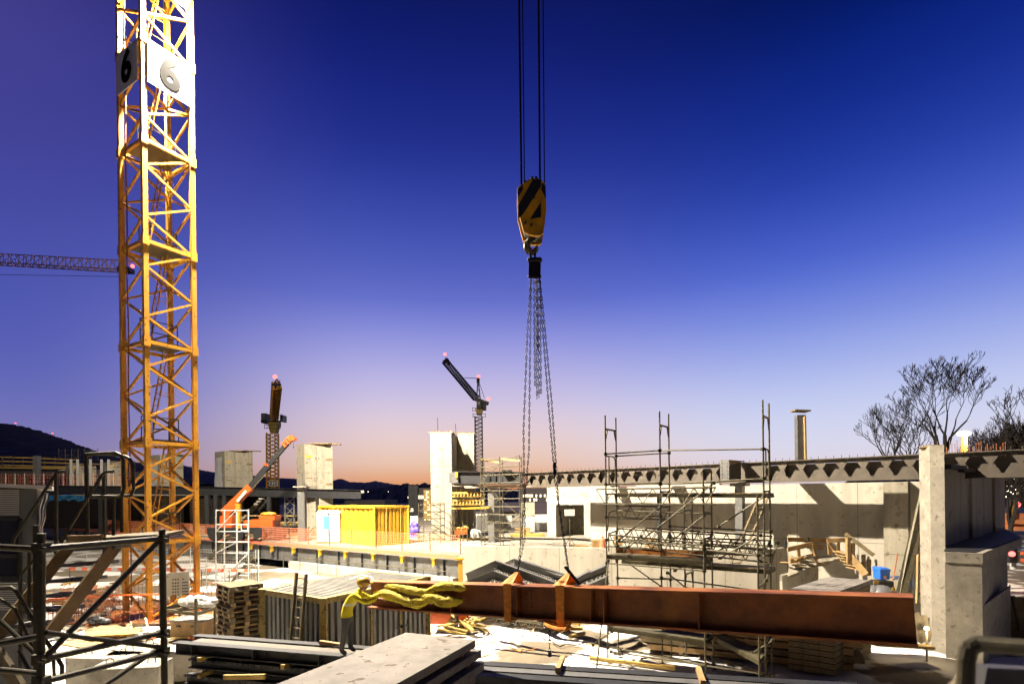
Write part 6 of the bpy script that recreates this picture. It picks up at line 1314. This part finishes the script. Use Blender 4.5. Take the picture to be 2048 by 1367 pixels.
# ================================================================== foreground pipe scaffold with stair, left
t = thing('access_scaffold', 'olive metal stair scaffold in the left foreground', 'scaffold', XZ(83, 3.9))
def tb(name, pts, r=.024, ms='galv_old'):
    mb = MB(); q = [P(*p) for p in pts]; mb.path(q, r, 9); return part(t, name, mb, ms)
z1_, z2_ = 3.75, 4.7
tb('standard', [(83,1066,z1_),(81,1420,z1_)], .0255); tb('standard', [(324,1058,z2_),(330,1420,z2_)], .0265)
tb('ledger', [(90,1096,z1_),(322,1076,z2_)], .024); tb('ledger', [(88,1316,z1_),(326,1264,z2_)], .024); tb('ledger', [(88,1362,z1_),(326,1302,z2_)], .022)
tb('diagonal', [(92,1312,z1_),(318,1080,z2_)], .021); tb('diagonal', [(92,1264,z1_),(326,1294,z2_)], .018); tb('diagonal', [(200,1375,4.2),(322,1292,z2_)], .02)
tb('ledger', [(-20,1092,z1_),(78,1097,z1_)], .024); tb('ledger', [(-20,1290,z1_),(78,1272,z1_)], .024); tb('ledger', [(-20,1336,z1_),(78,1346,z1_)], .02)
tb('post', [(72,1050,5.0),(74,1400,5.0)], .024)
for p_ in ((83,1095,z1_),(324,1077,z2_),(326,1265,z2_),(83,1316,z1_),(83,1362,z1_),(326,1302,z2_)): mb = MB(); mb.box(P(*p_), (.075,.08,.07)).tube(P(*p_)+Vector((.03,-.05,0)), P(*p_)+Vector((.09,-.06,.0)), .012); part(t, 'coupler', mb, 'galv_old')
# stair
t2 = thing('scaffold_stair', 'metal stair flight with plank treads inside the left foreground scaffold', 'stairs', XZ(120, 7)); 
def sp2(name, pts, w_, h_2, ms='galv'):
    mb = MB(); [mb.bar(P(*p), P(*q), w_, h_2) for p, q in zip(pts, pts[1:])]; return part(t2, name, mb, ms)
sp2('stringer', [(142,1088,7.3),(-12,1278,6.7)], .05, .14, 'wood'); sp2('stringer', [(238,1082,7.0),(104,1262,6.4)], .05, .14, 'wood')
sp2('stringer', [(-8,1300,6.0),(40,1375,5.9)], .05, .16, 'wood_old')
for i, (xl, yl, xr) in enumerate(((141,1102,229),(116,1134,204),(91,1166,180),(68,1197,156),(45,1226,133),(20,1256,110),(-4,1284,88))):
    zz = 7.2-i*.08; mb = MB(); A_ = P(xl, yl, zz); B_ = P(xr, yl-5, zz-.3); bk = Vector((.04,.24,0)); mb.prism([A_, B_, B_+bk, A_+bk], (0,0,.04)); part(t2, 'tread', mb, 'slab')
mb = MB(); A_ = P(136,1085,7.3); B_ = P(318,1074,6.9); mb.prism([A_-Zv*.02, B_-Zv*.02, B_+Vector((-.1,.7,0)), A_+Vector((-.1,.7,0))], (0,0,.05)); part(t2, 'landing', mb, 'wood_old')
mb = MB(); mb.bar(P(137,1080,7.2), P(206,1078,7.1), .04, .13); part(t2, 'toe_board', mb, 'wood'); mb = MB(); mb.bar(P(212,1078,7.0), P(310,1072,6.8), .08, .05); part(t2, 'edge_rail', mb, 'galv_old')
def hr(pts, r=.02, nm='handrail'): mb = MB(); mb.path([P(*p) for p in pts], r, 8); part(t2, nm, mb, 'galv_old')
hr([(25,1098,7.0),(27,1078,7.0),(112,946,7.2),(118,943,7.2),(131,942,7.2)]); hr([(125,1100,7.0),(122,1082,7.0),(205,948,7.0),(212,943,7.0),(227,942,7.0)])
hr([(112,946,7.2),(112,1108,7.2)], .022, 'post'); hr([(172,908,7.1),(175,1066,7.1)], .023, 'post'); hr([(207,946,7.2),(209,1110,7.2)], .02, 'post'); hr([(227,992,7.1),(227,1070,7.1)], .02, 'post'); hr([(243,988,7.1),(244,1064,7.1)], .02, 'post')
hr([(172,908,7.1),(232,905,7.1),(242,910,7.1),(247,920,7.1),(248,978,7.1),(244,990,7.1),(236,993,7.1),(174,992,7.1)], .022, 'guard_loop')
hr([(200,906,7.7),(250,912,7.7),(260,917,7.7),(267,930,7.7),(267,978,7.7),(262,990,7.7),(240,992,7.7)], .022, 'guard_loop')
hr([(41,1090,6.6),(41,1350,6.6)], .02, 'post'); hr([(41,1150,6.6),(74,1112,6.6)], .016, 'brace'); hr([(58,1090,6.9),(59,1240,6.9)], .018, 'post')
hr([(-10,1176,6.2),(22,1174,6.2),(32,1180,6.2),(80,1262,6.2),(112,1310,6.2),(124,1330,6.2),(124,1348,6.2)], .022); hr([(-10,1190,6.2),(30,1216,6.2),(80,1322,6.2)], .018, 'brace'); hr([(0,1240,5.4),(74,1310,5.4),(78,1345,5.4)], .022); hr([(107,1310,6.3),(109,1360,6.3)], .018, 'post')
hr([(-10,1096,7.4),(60,1093,7.4),(112,1102,7.4),(118,1110,7.4)], .018); hr([(-10,1168,7.4),(50,1166,7.4),(60,1165,7.4)], .012)
hr([(38,1300,6.6),(70,1360,6.5)], .02, 'brace')
# ================================================================== rail bottom right
mb = MB(); mb.path([P(1928,1450,1.15), P(1932,1320,1.15), P(1938,1295,1.15), P(1955,1286,1.15), P(2120,1300,1.05)], .017, 12); t = thing('guard_rail', 'blurred grey pipe rail close to the camera at bottom right', 'rail', P(1938,1295,1.15)); part(t, 'rail', mb, 'galv')
mb = MB(); mb.prism([P(1962,1400,1.2), P(2100,1400,1.15), P(2100,1340,1.15), P(1975,1334,1.2)], (0,.03,0)); part(t, 'panel', mb, 'cabin')
# snow strip at right
mb = MB(); vs = []; fs = []
for i in range(14):
    for j in range(6): p = G(1900+i*16+random.uniform(-6,6), 1322+j*12-i*.8+random.uniform(-3,3), -.35); p.z += .12*math.sin(j*.6+.3)+random.uniform(0,.06); vs.append(p)
for i in range(13):
    for j in range(5): q = i*6+j; fs.append((q, q+6, q+7, q+1))
mb.add(vs, fs); ob = mb.build('snow_bank', 'snow', None, True); struct(ob)
# ================================================================== distant buildings
def building(label, x0, x1, y0, Z, wins, ms='facade', depth=10, roof=None):
    t = thing('building', label, 'building', XZ(x0, Z)); mb = MB(); a = XZ(x0, Z); b = XZ(x1, Z); zt_ = P((x0+x1)/2, y0, Z).z; mb.prism([a, b, b+Vector((0,depth,0)), a+Vector((0,depth,0))], (0,0,zt_)); part(t, 'wall', mb, ms)
    for w_ in wins: mb = MB(); mb.prism([P(w_[0], w_[3], Z-.05), P(w_[2], w_[3], Z-.05), P(w_[2], w_[1], Z-.05), P(w_[0], w_[1], Z-.05)], (0,.03,0)); part(t, 'window', mb, w_[4] if len(w_) > 4 else 'litwin')
    return t
wn = []
for r_, y in enumerate((988, 996, 1004)):
    for k in range(13):
        x = 1046+k*4.2
        if random.random() < .6: wn.append((x, y, x+3, y+5.5))
building('dark office block with rows of lit windows behind the chains', 1038, 1098, 975, 75, wn)
building('dark office block with lit window strip left of the tall concrete pair', 818, 866, 975, 80, [(832+k*4.4, 990, 835.5+k*4.4, 997) for k in range(4)]+[(815.5,992,818,996)])
for x in (823, 832): mb = MB(); mb.box(XZ(x, 79.5)+Zv*3.2, (.7,.6,6.6)); tag(mb.build('facade_fin', 'dark_steel'), 'dark vertical fin of the far office, %s' % ('left' if x < 830 else 'right'), 'fin', 'fins of the far office')
building('glowing scaffolded building edge left of the tallest concrete tower', 848, 862, 979, 70, [(849+3*i, 982+j*5, 851+3*i, 985+j*5) for i in range(4) for j in range(14) if random.random() < .5], 'wood_y')
t = building('old house with dark pitched roof behind the mobile scaffold', 1040, 1096, 1025, 62, [(1082,1038,1086,1045,'glass'),(1090,1038,1094,1045,'glass'),(1012,1040,1018,1046,'glass')], 'render_wall')
mb = MB(); mb.prism([P(1036,1026,61), P(1104,1026,61), P(1100,1004,64), P(1052,1004,64)], (0,6,0)); part(t, 'roof', mb, 'rooftile')
t = building('second old house with lit ground floor left of the chains', 1008, 1060, 1023, 66, [(1013,1026,1019,1034,'glass'),(1023,1026,1029,1034,'glass'),(1012,1041,1020,1050),(1023,1041,1032,1050),(1034,1041,1040,1050)], 'render_wall')
mb = MB(); mb.prism([P(1004,1022,65), P(1062,1022,65), P(1050,1004,68), P(1000,1006,68)], (0,6,0)); part(t, 'roof', mb, 'rooftile')
building('dim low hall roof beyond the yellow container', 690, 770, 1000, 90, [], 'facade')
building('dark lit block between the tall concrete pair and the scaffold', 950, 1000, 1023, 64, [(952+k*6, 1027, 956+k*6, 1033) for k in range(4)]+[(952+k*6, 1044, 956+k*6, 1050) for k in range(5)], 'facade')
mb = MB(); mb.prism([XZ(1043, 45, D)+Zv*1.4, XZ(1070, 45, D)+Zv*1.4, XZ(1070, 45, D)+Zv*2.6, XZ(1043, 45, D)+Zv*2.6], (0,.2,0)); tag(mb.build('concrete_screen', 'concrete'), 'grey panel standing behind the chains at the far deck edge', 'panel')
t = thing('site_hoarding', 'pale blue mesh hoarding along the far edge of the deck', 'fence', XZ(1000, 47, D))
for (x0, x1) in ((820,836),(952,975),(975,1000),(1000,1024),(1046,1070),(1070,1096)): mb = MB(); mb.prism([XZ(x0+.5, 47, D), XZ(x1-.5, 47, D), XZ(x1-.5, 47, D+1.5), XZ(x0+.5, 47, D+1.5)], (0,.05,0)); part(t, 'panel', mb, 'cabin2' if 'cabin2' in MT else 'sheet')
# city lights on the dark hillside and street at right
for i in range(60):
    x = random.uniform(2012, 2060); y = random.uniform(955, 1018); mb = MB(); mb.ball(P(x, y, 150), random.uniform(.1,.28), 6, 4)
    tag(mb.build('city_light', random.choice(['citylamp','citylamp','litwin'])), 'small light on the dark hillside beyond the right wall', 'light', 'lights of the town on the hillside')
for i in range(14):
    x = random.uniform(690, 815); y = random.uniform(975, 1003); mb = MB(); mb.ball(P(x, y, 400), .3, 6, 4); tag(mb.build('city_light', 'citylamp'), 'tiny town light on the far dark ridge', 'light', 'town lights on the far ridge')
t = thing('road_bridge', 'orange lit girder bridge at the far right edge', 'bridge', XZ(2030, 40)); mb = MB(); [mb.bar(P(2008, y, 40), P(2080, y+1, 38), .2, h_3) for y, h_3 in ((1032,.5),(1042,.35),(1056,.3))]; part(t, 'girder', mb, 'red')
mb = MB(); mb.prism([P(2008,1056,40.4), P(2080,1058,38.4), P(2080,1034,38.4), P(2008,1032,40.4)], (0,.1,0)); part(t, 'panel', mb, 'orange')  # orange panel colour stands for the lamp light on the bridge
for x in (2018, 2024): mb = MB(); mb.bar(P(x, 1030, 39), P(x, 998, 39), .3 if x > 2020 else .12, .2); part(t, 'post', mb, 'warmpost' if 'warmpost' in MT else 'wood_y')
mb = MB(); mb.ball(P(2035, 1008, 39), .2, 8, 5); tag(mb.build('brake_light', 'redlamp2' if 'redlamp2' in MT else 'redlamp'), 'red signal lamp above the girder bridge at far right', 'signal lamp')
t = thing('traffic_light', 'traffic light showing red on a pale pole at far right', 'traffic light', XZ(2027, 34)); mb = MB(); mb.tube(XZ(2026, 34), P(2026, 1100, 34), .16); part(t, 'pole', mb, 'white'); mb = MB(); mb.box(P(2023, 1110, 33.7), (.5,.3,.9)); part(t, 'housing', mb, 'black'); mb = MB(); mb.ball(P(2024, 1107, 33.5), .17, 10, 6); part(t, 'lamp', mb, 'redlamp')
mb = MB(); mb.box(P(2035, 1112, 33.8), (.25,.1,.7)); part(t, 'back_sign', mb, 'white')
mb = MB(); mb.prism([G(2000,1195,-.6), G(2200,1200,-.6), G(2200,1160,-.6), G(2000,1165,-.6)], (0,0,.02)); ob = mb.build('road', 'white_tube'); struct(ob)  # pale road colour stands for its lit surface
mb = MB(); [mb.bar(P(2006, y, 42), P(2080, y+3, 40), .15, .25) for y in (1104, 1118, 1130, 1150)]; tag(mb.build('guard_rail', 'orange'), 'orange lit rails along the road at far right', 'rail')  # orange colour of the rails stands for lamp light on them
ob = MB(); ob.prism([P(2004,1192,20)-Zv*0, P(2060,1196,20), P(2060,1290,20), P(2004,1290,20)], (0,.3,0)); tag(ob.build('low_wall', 'wood_old'), 'dim brown wall below the road at the far right edge', 'wall')
mb = MB(); mb.tube(P(2026,1190,19.7), P(2040,1260,19.5), .06); tag(mb.build('drain_pipe', 'galv'), 'pale pipe leaning on the dim wall at far right', 'pipe')
# ================================================================== bare trees
def tree(label, px, Z, py_top, spread_px, seed, lean=0, z0=0, depth=7, bushy=False):
    rnd = random.Random(seed); base = XZ(px, Z, z0); H = P(px, py_top, Z).z-z0; t = thing('bare_tree', label, 'tree', base, None); R_ = spread_px/2*Z/F
    segs = []; tr = MB(); cr = MB()
    def grow(p, d, L_, r, lv):
        n = 3; q = p
        for i in range(n):
            d = (d+Vector((rnd.gauss(0,.10), rnd.gauss(0,.10), rnd.gauss(.03,.06)))).normalized(); q2 = q+d*L_/n; r2 = r*(1-.13)
            r = max(r, .02); (tr if lv < 1 else cr).tube(q, q2, r, max(r2, .015), n=6 if lv < 2 else 4 if lv < 4 else 3, caps=False); q = q2; r = r2
            if lv > 0 and lv < depth and rnd.random() < (.45 if bushy else .14):
                a = rnd.uniform(0, 6.28); s_ = Vector((math.cos(a), math.sin(a)*.8, rnd.uniform(-.1,.7))); grow(q, (d*.6+s_*.75).normalized(), L_*rnd.uniform(.45,.7), r*.55, lv+2)
        if lv < depth:
            for k in range(2 if rnd.random() < (.7 if bushy else .88) else 3):
                a = rnd.uniform(0, 6.28); s_ = Vector((math.cos(a), math.sin(a)*.8, 0)); sp_ = rnd.uniform(.35,.75)*(1.2 if bushy else 1); grow(q, (d+s_*sp_+Vector((0,0,.12))).normalized(), L_*rnd.uniform(.66,.86), r*rnd.uniform(.58,.74), lv+1)
    trunk = H*(.5 if not bushy else .25); L0_ = H*.235*(1-trunk/H)/.76
    tr.tube(base, base+Zv*trunk, R_*.07+.12, R_*.06+.09, n=8)
    for k in range(4 if not bushy else 5):
        a = k*1.6+rnd.uniform(-.3,.3); s_ = Vector((math.cos(a), math.sin(a), 0))*(.18+.32*(k/4))*(R_/(H*.35))
        grow(base+Zv*trunk*rnd.uniform(.85,1), (Zv+s_+Vector((lean,0,0))).normalized(), L0_, R_*.042+.08, 1)
    # scale the crown to the size seen in the photograph
    zs = sorted(v[2] for v in cr.v)[int(len(cr.v)*.997)]; k = (H)/(zs-base.z); xs = sorted(abs(v[0]-base.x) for v in cr.v); kx = R_/xs[int(len(xs)*.99)]
    for m_ in (tr, cr): m_.v = [(base.x+(v[0]-base.x)*kx, base.y+(v[1]-base.y)*kx, base.z+(v[2]-base.z)*k) for v in m_.v]
    part(t, 'trunk', tr, 'bark'); part(t, 'crown', cr, 'bark'); return t
tree('tallest bare tree behind the concrete column', 1888, 44, 718, 160, 11, depth=8)
tree('smaller bare tree left of the tallest one', 1786, 46, 797, 118, 5, lean=-.1, depth=7)
tree('low bare tree between the two bigger bare trees', 1822, 50, 830, 90, 9, depth=6)
tree('bare tree crown reaching in from the right edge', 2088, 40, 745, 150, 21, depth=6)
tree('dense dark shrub like tree at the right edge above the roof', 2022, 38, 832, 130, 31, depth=8, bushy=True)
tree('low dense dark tree right of the street lamp', 1975, 42, 868, 100, 33, depth=7, bushy=True)
# ================================================================== lights
def light(name, kind, loc, power, col, size, aim=None, spot=None, blend=.5):
    d = bpy.data.lights.new(name, kind); d.energy = power; d.color = col
    if kind == 'AREA': d.size = size
    else: d.shadow_soft_size = size
    if spot: d.spot_size = math.radians(spot); d.spot_blend = blend
    o = bpy.data.objects.new(name, d); C.collection.objects.link(o); o.location = loc
    if aim is not None: o.rotation_euler = (Vector(aim)-Vector(loc)).to_track_quat('-Z', 'Y').to_euler()
    return o
light('floodlight_beam', 'SPOT', LP+(Vector((8,16,0))-LP).normalized()*.3, 265000, (1,.87,.69), .34, (-3,31,0), 138, .85)
light('floodlight_beam', 'SPOT', LP_FILL+(Vector((-22,45,2))-LP_FILL).normalized()*.3, 75000, (1,.87,.68), .16, (-22,45,0), 140, .85)  # beam of the added lamp, filling the shade behind the mast
light('floodlight_spill', 'POINT', LP+(Vector((8,16,0))-LP).normalized()*.35, 16000, (1,.87,.68), .16)  # added point light that brightens the mast around the floodlight
light('street_lamp_beam', 'POINT', SL-Zv*.35-Vector((0,.3,0)), 1200, (1,.45,.12), .2)
light('work_lamp_beam', 'POINT', lc-Vector((0,.12,0)), 25, (1,.75,.4), .07)
C.cycles.use_denoising = True
C.cycles.max_bounces = 5; C.cycles.diffuse_bounces = 3
